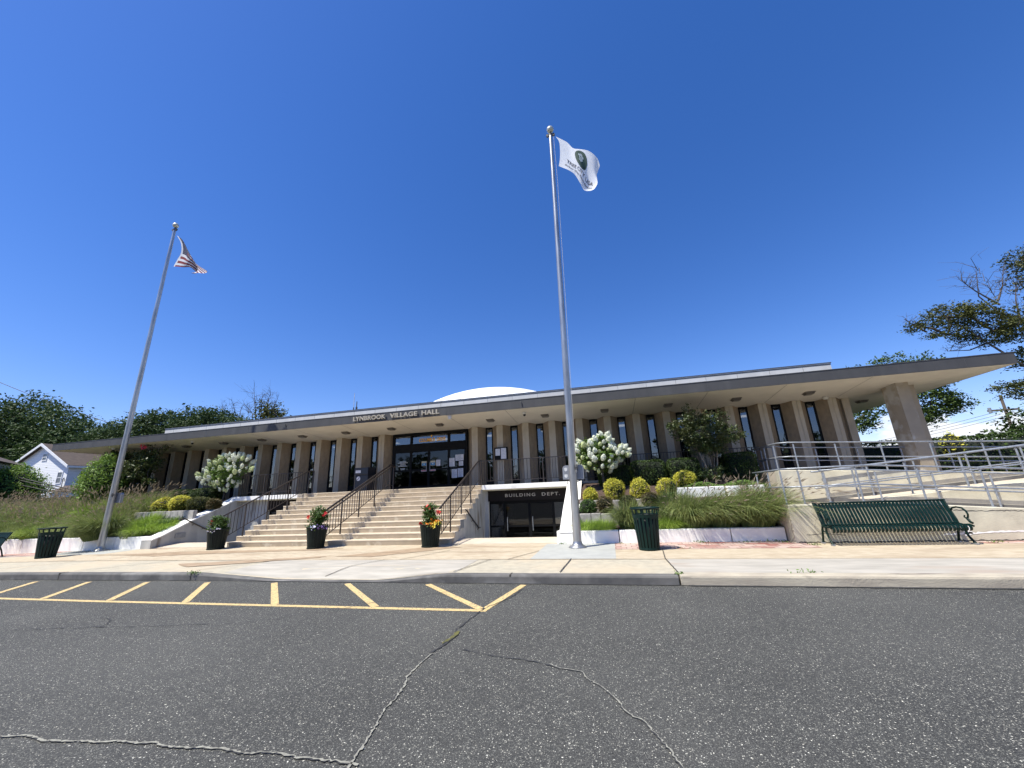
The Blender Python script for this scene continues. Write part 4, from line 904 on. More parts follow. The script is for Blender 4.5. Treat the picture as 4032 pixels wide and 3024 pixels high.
# ------------------------------------------------------------ flagpoles
def flagpole(x, y, zg, H, label, plate):
    t = thing('flagpole', label, 'flagpole', (x,y,zg), 0, 'metal flagpoles')
    b = MB(); hs_ = [.0,.12,.4,H*.16,H*.16+.01,H*.32,H*.32+.01,H*.5,H*.5+.01,H*.68,H*.68+.01,H*.84,H*.84+.01,H]
    def r(h): return .112-.052*(h/H)
    b.tube([(0,0,h) for h in hs_], [r(h)*(1-(.015 if i%2 else 0)) for i, h in enumerate(hs_)], 20); smooth_angle(obj('pole', b, 'pole', t))
    obj('base_flange', MB().lathe([(.113,.16),(.13,.10),(.15,.07),(.21,.045),(.235,.02),(.235,0),(0,0)], 28), 'pole', t, smooth=True)
    obj('finial_ball', MB().sphere((0,0,H+.27), .125, 20, 14), 'ball', t, smooth=True)
    obj('truck', MB().tube([(0,0,H-.01),(0,0,H+.16)], .03).lathe([(0,H),(.07,H),(.075,H+.05),(.03,H+.07),(0,H+.07)], 14).tube([(-.03,0,H+.04),(-.10,-.01,H+.02)], .022).tube([(-.10,-.03,H+.02),(-.10,.03,H+.02)], .055, 12).tube([(.03,0,H+.04),(.10,-.01,H+.02)], .022).tube([(.10,-.03,H+.02),(.10,.03,H+.02)], .055, 12), 'coping', t)
    obj('halyard', MB().tube([(.105,-.01,H),(.14,-.02,H*.85),(.13,-.03,H*.5),(.105,-.1,1.9)], .0055, 5), 'camw', t)
    obj('cleat', MB().box(.09,.13,-.12,-.02,2.02,2.06).box(.08,.15,-.10,-.08,1.96,2.12), 'coping', t)
    if plate:
        pb = MB(); v = []
        w, h, z0 = .29, .38, 1.74; pts = [(-w,0),(w,0),(w,h-.07),(w-.03,h-.02),(w-.08,h),(-w+.08,h),(-w+.03,h-.02),(-w,h-.07)]
        n = len(pts); pb.add([(px_, .10, z0+pz) for px_, pz in pts]+[(px_, .20, z0+pz) for px_, pz in pts], [tuple(range(n))[::-1], tuple(range(n,2*n))]+[(i,(i+1)%n,(i+1)%n+n,i+n) for i in range(n)])
        o = obj('fixture_box', pb, 'plate', t)
        for z in (z0+.26, z0+.08): obj('emblem', MB().add([(-.20+.045*dx,.096,z+.05*dz) for dx,dz in ((-1,1),(0,1.2),(1,1),(1,-.2),(0,-1),(-1,-.2))], [(5,4,3,2,1,0)]), 'vinylw', t)
    return t
fpr = flagpole(-.97,10.93,.16,13.66, 'metal flagpole right of centre, standing upright beside the lower entrance', True); fpr.rotation_euler = (0, .0155, 0)
ZL = wz(-19.2,11.55)
flagpole(-19.08,11.60,ZL+.01,14.32, 'metal flagpole at the left, leaning in view above the grassy bed', True)

def coons(top, bot, left, right, u, v):
    def ev(c, t):
        n = len(c)-1; t = max(0,min(1,t))*n; i = min(int(t), n-1); f_ = t-i
        p0 = Vector(c[max(i-1,0)]); p1 = Vector(c[i]); p2 = Vector(c[i+1]); p3 = Vector(c[min(i+2,n)])
        return .5*((2*p1)+(p2-p0)*f_+(2*p0-5*p1+4*p2-p3)*f_*f_+(3*p1-p0-3*p2+p3)*f_**3)
    T, B_, L, R = ev(top,u), ev(bot,u), ev(left,v), ev(right,v)
    c00, c10, c01, c11 = Vector(top[0]), Vector(top[-1]), Vector(bot[0]), Vector(bot[-1])
    return T*(1-v)+B_*v+L*(1-u)+R*u-(c00*(1-u)*(1-v)+c10*u*(1-v)+c01*(1-u)*v+c11*u*v)
def flagdepth(u, v, ph, amp): return amp*(math.sin(7*u+2.2*v+ph)*u+.5*math.sin(13*u-5*v+ph*2)*u)
def mk_flag(name, label, y0, top, bot, left, right, ph, amp, nu, nv, fmat, mats, parent=None):
    t = thing(name, label, 'flag', (0,0,0))
    def P(u, v, off=0):
        q = coons([(x,0,z) for x,z in top], [(x,0,z) for x,z in bot], [(x,0,z) for x,z in left], [(x,0,z) for x,z in right], u, v)
        return Vector((q.x, y0+flagdepth(u,v,ph,amp)-off, q.z))
    b = MB(); v = [P(i/nu, j/nv) for i in range(nu+1) for j in range(nv+1)]; b.v = [tuple(p) for p in v]
    for i in range(nu):
        for j in range(nv): b.f.append((i*(nv+1)+j, i*(nv+1)+j+1, (i+1)*(nv+1)+j+1, (i+1)*(nv+1)+j)); b.m.append(fmat((i+.5)/nu, (j+.5)/nv))
    obj('cloth', b, mats, t, smooth=True); return t, P
ft, FP = mk_flag('city_flag', 'white flag with a dark green oval emblem flying from the centre flagpole', 10.9,
    [(-.576,13.713-.02),(-.225,13.358),(-.02,13.0),(.201,12.881),(.454,12.687),(.73,12.36),(.802,12.172)],
    [(-.565,12.39),(-.338,12.183),(-.07,11.904),(.083,11.533),(.2,11.253),(.529,11.131)],
    [(-.576,13.713-.02),(-.471,13.365),(-.495,12.753),(-.565,12.39)], [(.802,12.172),(.66,11.755),(.644,11.334),(.529,11.131)], .6, .10, 48, 32, lambda u,v: 0, ['fabric'])
def on_flag(name, me_v, faces, m, x0, x1, y0, y1, off=.006):
    """maps flat art onto the cloth: x,y in art space -> u in [x0,x1], v in [y0,y1] (v down)"""
    vs = []
    for x, y in me_v: vs.append(FP(lerp(x0,x1,x), lerp(y0,y1,y), off))
    b = MB(); b.add(vs, faces); return obj(name, b, m, ft)
def ell(cx, cy, rx, ry, n=36, inner=None):
    o_ = [(cx+rx*math.cos(2*math.pi*i/n), cy+ry*math.sin(2*math.pi*i/n)) for i in range(n)]; rings = [o_]; 
    for k in (.75,.5,.25,.02): rings.append([(cx+(x-cx)*k, cy+(y-cy)*k) for x,y in o_])
    v = [p for r in rings for p in r]; f = [(k*n+i,k*n+(i+1)%n,(k+1)*n+(i+1)%n,(k+1)*n+i) for k in range(len(rings)-1) for i in range(n)]
    return v, f
v, f = ell(.5,.5,.5,.5); on_flag('emblem', v, f, 'fgreen', .36, .70, .10, .58, .010)
for cx, cy, r in ((.38,.36,.09),(.52,.30,.10),(.63,.40,.09),(.45,.50,.08),(.58,.56,.09),(.50,.66,.07),(.40,.64,.05)):
    v, f = ell(cx,cy,r,r*.9,12); on_flag('emblem_tree', v, f, 'fgray', .36, .70, .10, .58, .014)
def flag_text(s, u0, u1, v0, v1, nm):
    me = text_mesh(s, 1, 0, .012); co_ = np.zeros(len(me.vertices)*3); me.vertices.foreach_get('co', co_); co_ = co_.reshape(-1,3); mn, mx_ = co_.min(0), co_.max(0)
    for vtx in me.vertices:
        x = (vtx.co.x-mn[0])/(mx_[0]-mn[0]); y = (vtx.co.y-mn[1])/(mx_[1]-mn[1]); vtx.co = FP(lerp(u0,u1,x), lerp(v1,v0,y), .010)
    me.materials.clear(); me.materials.append(M['ink']); me.update(); o = bpy.data.objects.new(nm, me); C.objects.link(o); o.parent = ft
flag_text('TREE CITY USA', .16, .88, .62, .73, 'title_text'); flag_text('Arbor Day Foundation', .14, .90, .78, .87, 'small_text')
def usm(u, v):
    if u < .06: return 0
    if u < .42 and v < 7/13: return 2
    return 1 if int(v*13) % 2 == 0 else 0
nu_, P2 = mk_flag('national_flag', 'drooping red and white striped flag with blue canton on the left flagpole', 11.58,
    [(-18.822,14.078),(-18.364,13.699),(-17.849,12.992),(-17.648,12.658),(-17.279,12.223),(-16.782,11.89)],
    [(-18.586,12.332),(-18.047,12.192),(-17.572,12.113),(-17.358,11.881),(-16.954,11.5)],
    [(-18.822,14.078),(-18.463,13.594),(-18.303,13.061),(-18.439,12.669),(-18.586,12.332)], [(-16.782,11.89),(-16.841,11.69),(-16.954,11.5)], 1.4, .22, 60, 39, usm, ['fwhite','fred','fblue'])
b = MB()
for i in range(11):
    for j in range(9):
        if (i+j) % 2: continue
        u = .085+.31*i/10; v = .03+.47*j/8; p = P2(u,v,.008)
        b.add([p+Vector((.010*math.cos(a), 0, .010*math.sin(a))) for a in (0,1.57,3.14,4.71)], [(0,1,2,3)])
obj('stars', b, 'fabric', nu_)

# ------------------------------------------------------------ clipped and round shrubs
def shrub_pts(c, r, n, sq=2.6):
    d = rdir(n); k = (np.abs(d)**sq).sum(1, keepdims=True)**(-1/sq); return np.array(c)+d*k*np.array(r)
def bush(name, label, cat, c, r, n, leaf, lm, group=None, sq=2.3, rough=.06, aspect=.5, upb=.4, seed=None):
    t = thing(name, label, cat, (c[0],c[1],c[2]-r[2]), 0, group); o3 = np.array([0,0,r[2]])
    ph = rng.random(3)*6
    P = shrub_pts((0,0,0), r, n, sq); nrm = P/np.array(r)
    bump = 1+rough*(np.sin(P[:,[0]]*9+ph[0])+np.sin(P[:,[1]]*11+ph[1])+np.sin(P[:,[2]]*10+ph[2]))/1.5+rough*.6*rng.normal(size=(n,1))
    P = P*bump; P = P[P[:,2] > -r[2]*.97]
    npmesh('foliage', leafquads(P+o3, leaf, aspect, upb), 4, lm, t)
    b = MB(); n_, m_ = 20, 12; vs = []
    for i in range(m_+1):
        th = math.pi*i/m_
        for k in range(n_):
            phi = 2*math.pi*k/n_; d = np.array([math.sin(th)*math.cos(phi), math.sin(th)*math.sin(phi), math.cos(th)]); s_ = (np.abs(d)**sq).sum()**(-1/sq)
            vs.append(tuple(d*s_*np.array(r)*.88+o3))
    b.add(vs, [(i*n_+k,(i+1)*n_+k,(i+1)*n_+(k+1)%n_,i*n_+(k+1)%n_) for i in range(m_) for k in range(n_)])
    obj('dark_core', b, 'l_core', t, smooth=True); return t  # solid near-black core added to block light between the leaves
for x, y, z, rx, rz_, lb in ((.25,15.3,2.02,.62,.40,'clipped dark hedge block beside the hydrangea, leftmost of the right bed'),(1.42,15.2,2.08,.60,.46,'clipped rounded hedge block behind the second golden bush, right bed'),(2.62,15.25,2.10,.52,.46,'clipped hedge block just left of the crape myrtle'),(4.55,15.5,2.15,.50,.50,'dark clipped hedge block beside the ramp railing')):
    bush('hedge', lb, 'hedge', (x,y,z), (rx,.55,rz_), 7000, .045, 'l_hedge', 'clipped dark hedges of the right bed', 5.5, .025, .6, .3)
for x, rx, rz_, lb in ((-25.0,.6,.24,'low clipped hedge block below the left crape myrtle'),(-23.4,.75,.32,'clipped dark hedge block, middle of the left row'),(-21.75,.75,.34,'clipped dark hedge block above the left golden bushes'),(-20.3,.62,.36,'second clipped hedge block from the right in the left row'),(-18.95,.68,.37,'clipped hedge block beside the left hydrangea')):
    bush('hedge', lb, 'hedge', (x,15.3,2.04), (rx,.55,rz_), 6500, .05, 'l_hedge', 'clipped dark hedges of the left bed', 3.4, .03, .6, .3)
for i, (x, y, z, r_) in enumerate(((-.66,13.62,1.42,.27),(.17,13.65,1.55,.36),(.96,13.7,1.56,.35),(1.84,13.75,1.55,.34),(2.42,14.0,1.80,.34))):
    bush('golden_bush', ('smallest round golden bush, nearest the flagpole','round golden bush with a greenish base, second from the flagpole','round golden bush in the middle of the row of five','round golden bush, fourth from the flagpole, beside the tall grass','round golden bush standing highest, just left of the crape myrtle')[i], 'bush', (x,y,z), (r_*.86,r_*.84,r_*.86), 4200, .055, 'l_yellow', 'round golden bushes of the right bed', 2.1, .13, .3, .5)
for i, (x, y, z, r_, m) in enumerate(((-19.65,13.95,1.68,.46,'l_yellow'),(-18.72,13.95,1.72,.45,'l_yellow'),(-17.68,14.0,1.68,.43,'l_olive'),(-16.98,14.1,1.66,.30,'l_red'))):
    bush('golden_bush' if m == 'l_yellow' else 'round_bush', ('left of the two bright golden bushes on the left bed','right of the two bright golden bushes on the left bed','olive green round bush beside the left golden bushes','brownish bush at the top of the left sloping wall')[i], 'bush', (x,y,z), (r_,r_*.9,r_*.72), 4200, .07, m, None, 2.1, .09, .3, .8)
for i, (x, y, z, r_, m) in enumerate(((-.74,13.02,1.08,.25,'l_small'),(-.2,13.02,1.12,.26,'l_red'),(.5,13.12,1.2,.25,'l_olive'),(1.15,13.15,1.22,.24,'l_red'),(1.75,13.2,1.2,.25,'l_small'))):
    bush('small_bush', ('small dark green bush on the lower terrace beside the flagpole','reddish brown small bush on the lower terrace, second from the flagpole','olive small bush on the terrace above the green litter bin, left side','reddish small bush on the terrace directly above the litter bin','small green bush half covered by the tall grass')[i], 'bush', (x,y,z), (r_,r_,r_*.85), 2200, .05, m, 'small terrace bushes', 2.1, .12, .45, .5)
# ground cover: low juniper behind the white block, weeds
P = np.stack([rng.uniform(2.1,4.7,7000), rng.uniform(13.6,14.5,7000), rng.uniform(0,.14,7000)], 1); P[:,2] += 1.5+.0*P[:,0]+.06*np.sin(P[:,0]*5); 
tag(npmesh('ground_cover', leafquads(P, .06, .5, .6), 4, 'ground_c'), 'low bright green juniper spreading over the white block wall', 'ground cover', kind='stuff')
P = []
for x, y, s, n in ((3.9,11.70,.18,60),(4.1,11.5,.12,50),(3.3,11.6,.12,40),(2.2,11.66,.10,40),(4.5,11.0,.08,40),(1.6,10.6,.08,20),(-1.45,11.65,.05,50),(7.95,11.1,.10,40),(-9.3,7.5,.08,60),(.98,7.66,.05,30),(3,7.8,.1,30),(.15,11.6,.05,20)):
    P.append(np.array([x,y,wz(x,y)+.02])+rng.normal(size=(n,3))*[s,.03,.015])
tag(npmesh('weeds', leafquads(np.concatenate(P), .045, .4, .1), 4, 'ground_c'), 'scattered weeds in pavement joints and along the walls', 'weeds', kind='stuff')

# ------------------------------------------------------------ ornamental grasses
def blades(cx, cy, zf, R, H, n, w, wind, spread=1., droop=1.):
    """returns (N,4,3) quads, 4 segments per blade"""
    a = rng.random(n)*2*math.pi; rr0 = R*.75*np.sqrt(rng.random(n)); bx = cx+rr0*np.cos(a); by = cy+rr0*np.sin(a)
    L = H*(.45+.75*rng.random(n)); out = spread*(.15+.85*rng.random(n)); dx = np.cos(a)*out+wind[0]; dy = np.sin(a)*out+wind[1]
    z0 = np.array([zf(x,y) for x,y in zip(bx,by)]); Q = []; ts = [0,.3,.58,.8,1.]; pts = []
    for t in ts:
        h = L*(t-droop*.80*t**2.6*out.clip(.35,1.4)); q = L*.85*t**1.5
        pts.append(np.stack([bx+dx*q, by+dy*q, z0+h], 1))
    side = np.stack([-dy, dx, np.zeros(n)], 1); side /= np.linalg.norm(side, axis=1, keepdims=True)+1e-6
    side = side*.6+rdir(n)*.4; ws = [w, w*.9, w*.7, w*.45, w*.08]
    for k in range(4): Q.append(np.stack([pts[k]-side*ws[k], pts[k]+side*ws[k], pts[k+1]+side*ws[k+1], pts[k+1]-side*ws[k+1]], 1))
    return np.concatenate(Q), pts
def grass(name, label, cx, cy, R, H, n, m, wind, zf=bedz, seeds=0, spread=1., w=.009, group=None, parent=None, cat='grass clump', droop=1.):
    t = thing(name, label, cat, (0,0,0), 0, group)
    Q, _ = blades(cx, cy, zf, R, H, n, w, wind, spread, droop); npmesh('blades', Q, 4, m, t)
    if seeds:
        Q, pts = blades(cx, cy, zf, R, H*1.12, seeds, .004, wind, spread*.9, droop*.7); e = pts[4]; d = pts[4]-pts[3]; d /= np.linalg.norm(d, axis=1, keepdims=True)
        s = np.cross(d, rdir(len(d))); s /= np.linalg.norm(s, axis=1, keepdims=True); s *= .013
        q2 = np.cross(d, s); H_ = []
        for ax in (s, q2): H_.append(np.stack([e-d*.03, e+d*.04+ax, e+d*.14, e+d*.04-ax], 1))
        npmesh('seed_heads', np.concatenate(H_+[Q]), 4, 'g_tan', t)
    return t
G1 = 'arching fountain grasses of the right bed'
grass('fountain_grass', 'tall fountain grass clump right behind the green litter bin', 2.2, 12.3, .5, 1.25, 2600, 'g_green', (.35,-.25), seeds=90, group=G1)
grass('fountain_grass', 'tall fountain grass clump in the middle, in front of the white block', 2.95, 12.35, .5, 1.25, 2600, 'g_green', (.38,-.25), seeds=110, group=G1)
grass('fountain_grass', 'tall fountain grass clump hanging over the whitewashed wall beside the ramp', 3.75, 12.2, .5, 1.2, 2600, 'g_green', (.38,-.3), seeds=120, group=G1)
grass('fountain_grass', 'fountain grass clump at the ramp wall end of the bed', 4.05, 12.9, .4, 1.0, 1800, 'g_green', (.1,-.3), seeds=60, group=G1)
grass('fountain_grass', 'fountain grass clump between litter bin and tall clumps', 1.75, 12.8, .4, .95, 1600, 'g_green', (.1,-.25), seeds=40, group=G1)
grass('fountain_grass', 'smaller dark fountain grass clump left of the litter bin', .45, 12.35, .35, 1.05, 1500, 'g_green', (.1,-.15), seeds=25, group=G1)
for i, (x, h) in enumerate(((-.75,.40),(-.3,.42),(.95,.40),(1.5,.45))):
    grass('low_grass', ('low lime grass tuft beside the flagpole foot','low lime grass tuft between flagpole and dark grass clump','low lime grass tuft hidden behind the litter bin','low lime grass tuft just right of the litter bin')[i], x, 12.15, .45, h, 1100, 'g_lime', (.05,-.1), spread=1.2, w=.006, group='low lime grass tufts')
# left bed: a mass of fountain grass, plus one overhanging clump
Q = []; Sd = []
for x in np.arange(-34, -17.9, .62):
    for y, h in ((12.35,.75),(13.0,.95),(13.7,1.0),(14.4,.95)):
        if x > -20.2 and y > 12.6: continue
        xx = x+rng.uniform(-.25,.25); yy = y+rng.uniform(-.2,.2)
        if x > -20.2: h = .5
        q, pts = blades(xx, yy, bedz, .5, h*rng.uniform(.8,1.1), 520, .008, (.25,-.1), 1., 1.); Q.append(q)
        if x < -20 and y > 12.8:
            q, pts = blades(xx, yy, bedz, .5, h*1.2, 24, .005, (.35,-.1), .8, .6); e = pts[4]; d = pts[4]-pts[3]; d /= np.linalg.norm(d, axis=1, keepdims=True)
            s = np.cross(d, rdir(len(d))); s /= np.linalg.norm(s, axis=1, keepdims=True); s *= .02; q2 = np.cross(d, s)
            for ax in (s, q2): Sd.append(np.stack([e-d*.04, e+d*.05+ax, e+d*.2, e+d*.05-ax], 1))
            Sd.append(q)
gm = npmesh('ornamental_grass', np.concatenate(Q), 4, 'g_green'); tag(gm, 'windblown ornamental grass mass covering the left bed slope', 'grass', kind='stuff')
sm_ = npmesh('grass_seed_heads', np.concatenate(Sd), 4, 'g_tan'); tag(sm_, 'pinkish brown seed heads over the left grass slope', 'grass', kind='stuff')
grass('fountain_grass', 'dark fountain grass clump spilling over the white wall beside the left litter bin', -20.0, 12.05, .6, 1.25, 3800, 'g_green', (.05,-.5), seeds=60)
for i, (x, y, h) in enumerate(((-18.2,12.35,.6),(-18.9,12.9,.6),(-17.65,12.6,.45),(-24.2,12.3,.65),(-23.3,13.6,.9))):
    grass('lime_grass', ('bright lime grass clump right of the left flagpole','bright lime grass clump behind the left flagpole','short lime grass near the sloping wall','lime grass clump left of the left litter bin','lime grass clump high on the left slope')[i], x, y, .55, h, 1500, 'g_lime', (.1,-.1), spread=1.1, group='bright lime grass clumps of the left bed')
P = np.stack([rng.uniform(-19.3,-17.3,3500), rng.uniform(12.6,13.5,3500), np.zeros(3500)], 1); P[:,2] = [bedz(x,y)+.03+.12*rng.random() for x,y,_ in P]
tag(npmesh('ground_cover', leafquads(P, .05, .5, .6), 4, 'l_small'), 'low green ground cover under the left golden bushes', 'ground cover', kind='stuff')
P = np.stack([rng.uniform(-28,-25.5,2600), rng.uniform(14.2,14.9,2600), rng.uniform(0,.3,2600)], 1); P[:,2] += 1.72
npy = npmesh('golden_ground_cover', leafquads(P, .07, .4, .6), 4, 'l_yellow'); tag(npy, 'flat golden foliage patch on the left grass slope', 'ground cover', kind='stuff')

# ------------------------------------------------------------ hydrangea trees, crape myrtles, arborvitae
def hydrangea(loc, label, blobs, n_fl, seed):
    t = thing('hydrangea_tree', label, 'shrub', loc, 0, 'white hydrangea trees'); rs = np.random.default_rng(seed); z0 = loc[2]
    top = max(b_[2]+b_[5] for b_ in blobs)
    b = MB(); b.tube([(0,0,-.1),(.02,0,.35),(0,.02,.7)], [.035,.03,.028], 8); ends = []
    for i in range(16):
        bl = blobs[rs.integers(len(blobs))]; d = rs.normal(size=3); d /= np.linalg.norm(d); d[2] = abs(d[2])*.7+.1; e = np.array(bl[:3])+d*np.array(bl[3:6])*.8
        b.tube([(0,.02,.55+.1*rs.random()),(e[0]*.4,e[1]*.4,.6+.45*(e[2]-.6)),tuple(e)], [.018,.012,.005], 5)
    obj('trunk', b, 'bark', t)
    cen = blobpts(blobs, 260, .35); npmesh('foliage', leafquads(clumps(cen, 12, .07), .10, .6, .5), 4, 'l_hyd', t)
    # one flower head mesh, reused
    heads = []
    for k in range(4):
        n = 420; d = rdir(n); d[:,2] = d[:,2]; P = d*np.array([.080,.080,.118])*(.82+.3*rs.random((n,1)))*(1+.16*np.sin(d[:,[0]]*7+k)*np.sin(d[:,[2]]*8+2*k)); P[:,:2] *= (1-.35*(P[:,[2]]/.12).clip(0,1)); P[:,2] += .05
        n_ = d+rs.normal(size=(n,3))*.4; n_ /= np.linalg.norm(n_, axis=1, keepdims=True); a = np.cross(n_, rdir(n)); a /= np.linalg.norm(a, axis=1, keepdims=True); bb = np.cross(n_, a); s = .016
        o = npmesh('flower_head', np.stack([P-a*s-bb*s, P+a*s-bb*s, P+a*s+bb*s, P-a*s+bb*s], 1), 4, 'petal' if k else 'petaltop', t); core = MB().sphere((0,0,.05), .078, 10, 8, sc=(1,1,1.15)); heads.append(o)
    mesh = [h.data for h in heads]
    for h in heads: bpy.data.objects.remove(h)
    cnt = 0; tries = 0; placed = []
    while cnt < n_fl and tries < 4000:
        tries += 1; bl = blobs[rs.integers(len(blobs))]; d = rs.normal(size=3); d /= np.linalg.norm(d)
        if d[1] > .45 : continue
        p = np.array(bl[:3])+d*np.array(bl[3:6])*1.03
        if any(np.linalg.norm(p-q) < .155 for q in placed): continue
        if any(np.linalg.norm((p-np.array(b2[:3]))/np.array(b2[3:6])) < .78 for b2 in blobs): continue
        placed.append(p); o = bpy.data.objects.new('flower_head', mesh[rs.integers(0, 4)]); C.objects.link(o); o.parent = t; o.location = p-np.array([0,0,.05])
        tilt = np.array([d[0]*.9, d[1]*.9, .6]); o.rotation_euler = Vector(tilt).to_track_quat('Z','Y').to_euler(); s = rs.uniform(.6,1.25)*(1.0 if d[2] > -.1 else .7); o.scale = (s,s,s*rs.uniform(.95,1.2)); cnt += 1
    return t
hyd_l = hydrangea((-17.6,15.0,1.8), 'white flowering hydrangea tree above the left sloping wall', [(0,0,1.15,1.0,.8,.52),(-.85,0,1.15,.75,.6,.42),(.85,0,1.2,.75,.6,.42),(.15,0,1.68,.7,.55,.40),(-.55,0,1.6,.6,.5,.40),(.9,0,1.62,.5,.45,.36),(.1,0,.8,.6,.5,.32)], 96, 4)
hyd_l.scale = (.86,.9,1.05)
hydrangea((-.2,14.55,1.6), 'white flowering hydrangea tree right of the centre flagpole', [(-.1,0,1.05,.62,.55,.48),(-.55,0,1.2,.42,.4,.38),(.55,0,1.25,.42,.42,.26),(.0,0,1.5,.45,.4,.3),(-.55,0,1.5,.3,.3,.25),(.18,0,1.75,.24,.24,.22)], 84, 8)

def woody(name, label, cat, base, trunks, blobs, ncl, per, leaf, lm, spread, trunkm='bark', twigs=0, group=None, flat=.7, aspect=.55, limb_r=.05, shell=.35, bare=None):
    t = thing(name, label, cat, base, 0, group); B = np.array(base)
    b = MB()
    for tr, r0 in trunks:
        pts = [tuple(np.array(p)-B) for p in tr]; b.tube(pts, [r0*(1-.65*i/(len(pts)-1)) for i in range(len(pts))], 8)
    bl = [(x-B[0],y-B[1],z-B[2],rx,ry,rz_) for x,y,z,rx,ry,rz_ in blobs]
    cen = blobpts(bl, ncl, shell)
    root = [np.array(tr[-1])-B for tr, _ in trunks]
    mid = []
    for x in bl:
        c = np.array(x[:3]); r = min(root+mid, key=lambda q: np.linalg.norm(q-c)); 
        m_ = (c+r)/2+rng.normal(size=3)*.08*np.linalg.norm(c-r); b.tube([tuple(r), tuple(m_), tuple(c)], [limb_r, limb_r*.75, limb_r*.5], 6); mid.append(c)
    for k in rng.choice(len(cen), min(len(cen), 30+twigs), replace=False):
        c = cen[k]; r = min(mid, key=lambda q: np.linalg.norm(q-c)); b.tube([tuple(r), tuple((r+c)/2+rng.normal(size=3)*.06*np.linalg.norm(c-r)), tuple(c)], [limb_r*.4, limb_r*.25, limb_r*.1], 4)
    for (p0, p1) in (bare or []):
        p0 = np.array(p0)-B; p1 = np.array(p1)-B; L = np.linalg.norm(p1-p0); b.tube([tuple(p0), tuple((p0+p1)/2+rng.normal(size=3)*.05*L), tuple(p1)], [limb_r*.7, limb_r*.4, limb_r*.12], 5)
        for k in range(16):
            s = rng.uniform(.3,1.); q = p0+(p1-p0)*s; d = rng.normal(size=3); d[2] = abs(d[2])+.2; d = d/np.linalg.norm(d)*L*.32*rng.uniform(.5,1.2); b.tube([tuple(q), tuple(q+d*.5+rng.normal(size=3)*.03*L), tuple(q+d)], [limb_r*.2, limb_r*.12, limb_r*.05], 4)
            for j in range(2): q2 = q+d*rng.uniform(.4,.9); d2 = d*.4+rng.normal(size=3)*.1*L; b.tube([tuple(q2), tuple(q2+d2)], [limb_r*.1, limb_r*.04], 3)
    obj('trunk', b, trunkm, t)
    npmesh('crown', leafquads(clumps(cen, per, spread, flat), leaf, aspect, .35), 4, lm, t); return t
woody('crape_myrtle', 'multi stemmed crape myrtle in front of the right fins above the golden bushes', 'tree', (3.4,14.8,1.6),
    [([(3.45,14.8,1.5),(3.3,14.8,2.3),(3.1,14.8,2.9)],.04),([(3.5,14.8,1.5),(3.7,14.85,2.3),(3.8,14.8,3.0)],.04),([(3.48,14.8,1.5),(3.5,14.9,2.4),(3.45,14.9,3.1)],.035)],
    [(3.4,14.8,3.35,.85,.6,.55),(2.8,14.8,3.55,.5,.4,.4),(4.1,14.8,3.25,.6,.45,.36),(3.2,14.8,3.85,.5,.45,.35),(3.7,14.8,3.7,.45,.4,.4),(3.2,14.8,2.95,.5,.4,.3),(4.1,14.8,3.85,.16,.2,.4),(2.95,14.8,4.3,.1,.12,.35),(2.45,14.8,3.75,.2,.2,.18),(3.6,14.8,2.85,.5,.4,.3),(4.45,14.8,3.2,.25,.2,.14),(3.5,14.75,1.95,.5,.4,.28)], 680, 20, .07, 'l_crape', .065, 'stem', 30, 'crape myrtles', limb_r=.014)
woody('crape_myrtle', 'dark bushy crape myrtle with a pink bloom in front of the left pillar', 'tree', (-24.3,15.2,1.8),
    [([(-24.3,15.2,1.7),(-24.4,15.2,2.6),(-24.6,15.2,3.2)],.06),([(-24.2,15.2,1.7),(-23.9,15.2,2.6),(-23.6,15.2,3.3)],.06)],
    [(-24.4,15.2,3.3,1.0,.8,.75),(-23.5,15.2,3.5,.8,.7,.6),(-24.7,15.2,4.1,.7,.6,.45),(-23.3,15.2,4.2,.55,.5,.4),(-22.7,15.2,3.9,.5,.4,.35),(-22.3,15.0,4.35,.3,.2,.2),(-21.8,15.0,4.55,.2,.15,.12),(-25.6,15.2,4.3,.35,.3,.4),(-22.9,15.0,4.9,.15,.15,.3),(-24.2,15.2,2.5,.7,.6,.4),(-22.6,15.1,2.9,.3,.25,.2)], 650, 16, .10, 'l_crape', .085, 'bark', 30, 'crape myrtles', limb_r=.018)
P = rng.normal(size=(60,3))*[.07,.07,.06]; q = npmesh('bloom', leafquads(P, .08, .8), 4, 'pink'); q.location = (-22.95,14.8,4.62); tag(q, 'single pink bloom cluster at the top of the left crape myrtle', 'blossom')
def conif(name, label, c, rx, rz_, n, leaf=.11, lm='l_arb', group='arborvitae'):
    t = thing(name, label, 'evergreen', (c[0],c[1],c[2]-rz_)); d = rdir(n); h = d[:,2]; 
    r = np.array([rx,rx,rz_])*(1+.18*np.sin(d[:,[0]]*9+h[:,None]*7)*.6+.12*rng.normal(size=(n,1))); P = d*r; P[:,:2] *= (1-.30*(h[:,None]).clip(0,1)); P[:,2] += rz_
    npmesh('foliage', leafquads(P, leaf, .35, .1), 4, lm, t); b = MB(); b.sphere((0,0,rz_), 1, 16, 10, sc=(rx*.8,rx*.8,rz_*.86)); obj('dark_core', b, 'l_core', t, smooth=True); obj('trunk', MB().tube([(0,0,-.4),(0,0,.6)], .08), 'bark', t); return t  # dark solid core added inside the foliage to block light
conif('arborvitae', 'light green feathery arborvitae beside the left flagpole, below the roof corner', (-24.75,14.5,2.95), .82, 1.15, 9000)
conif('arborvitae', 'large yellowish green rounded shrub in front of the neighbour houses at far left', (-39.4,18.2,3.15), 1.55, 1.45, 11000, .15)
# low clipped hedge in the distance on the left
bush('hedge', 'long low dark hedge along the top of the left grass slope', 'hedge', (-32,17.2,2.05), (5.5,.6,.38), 14000, .09, 'l_hedge', None, 6, .02, .6, .3)

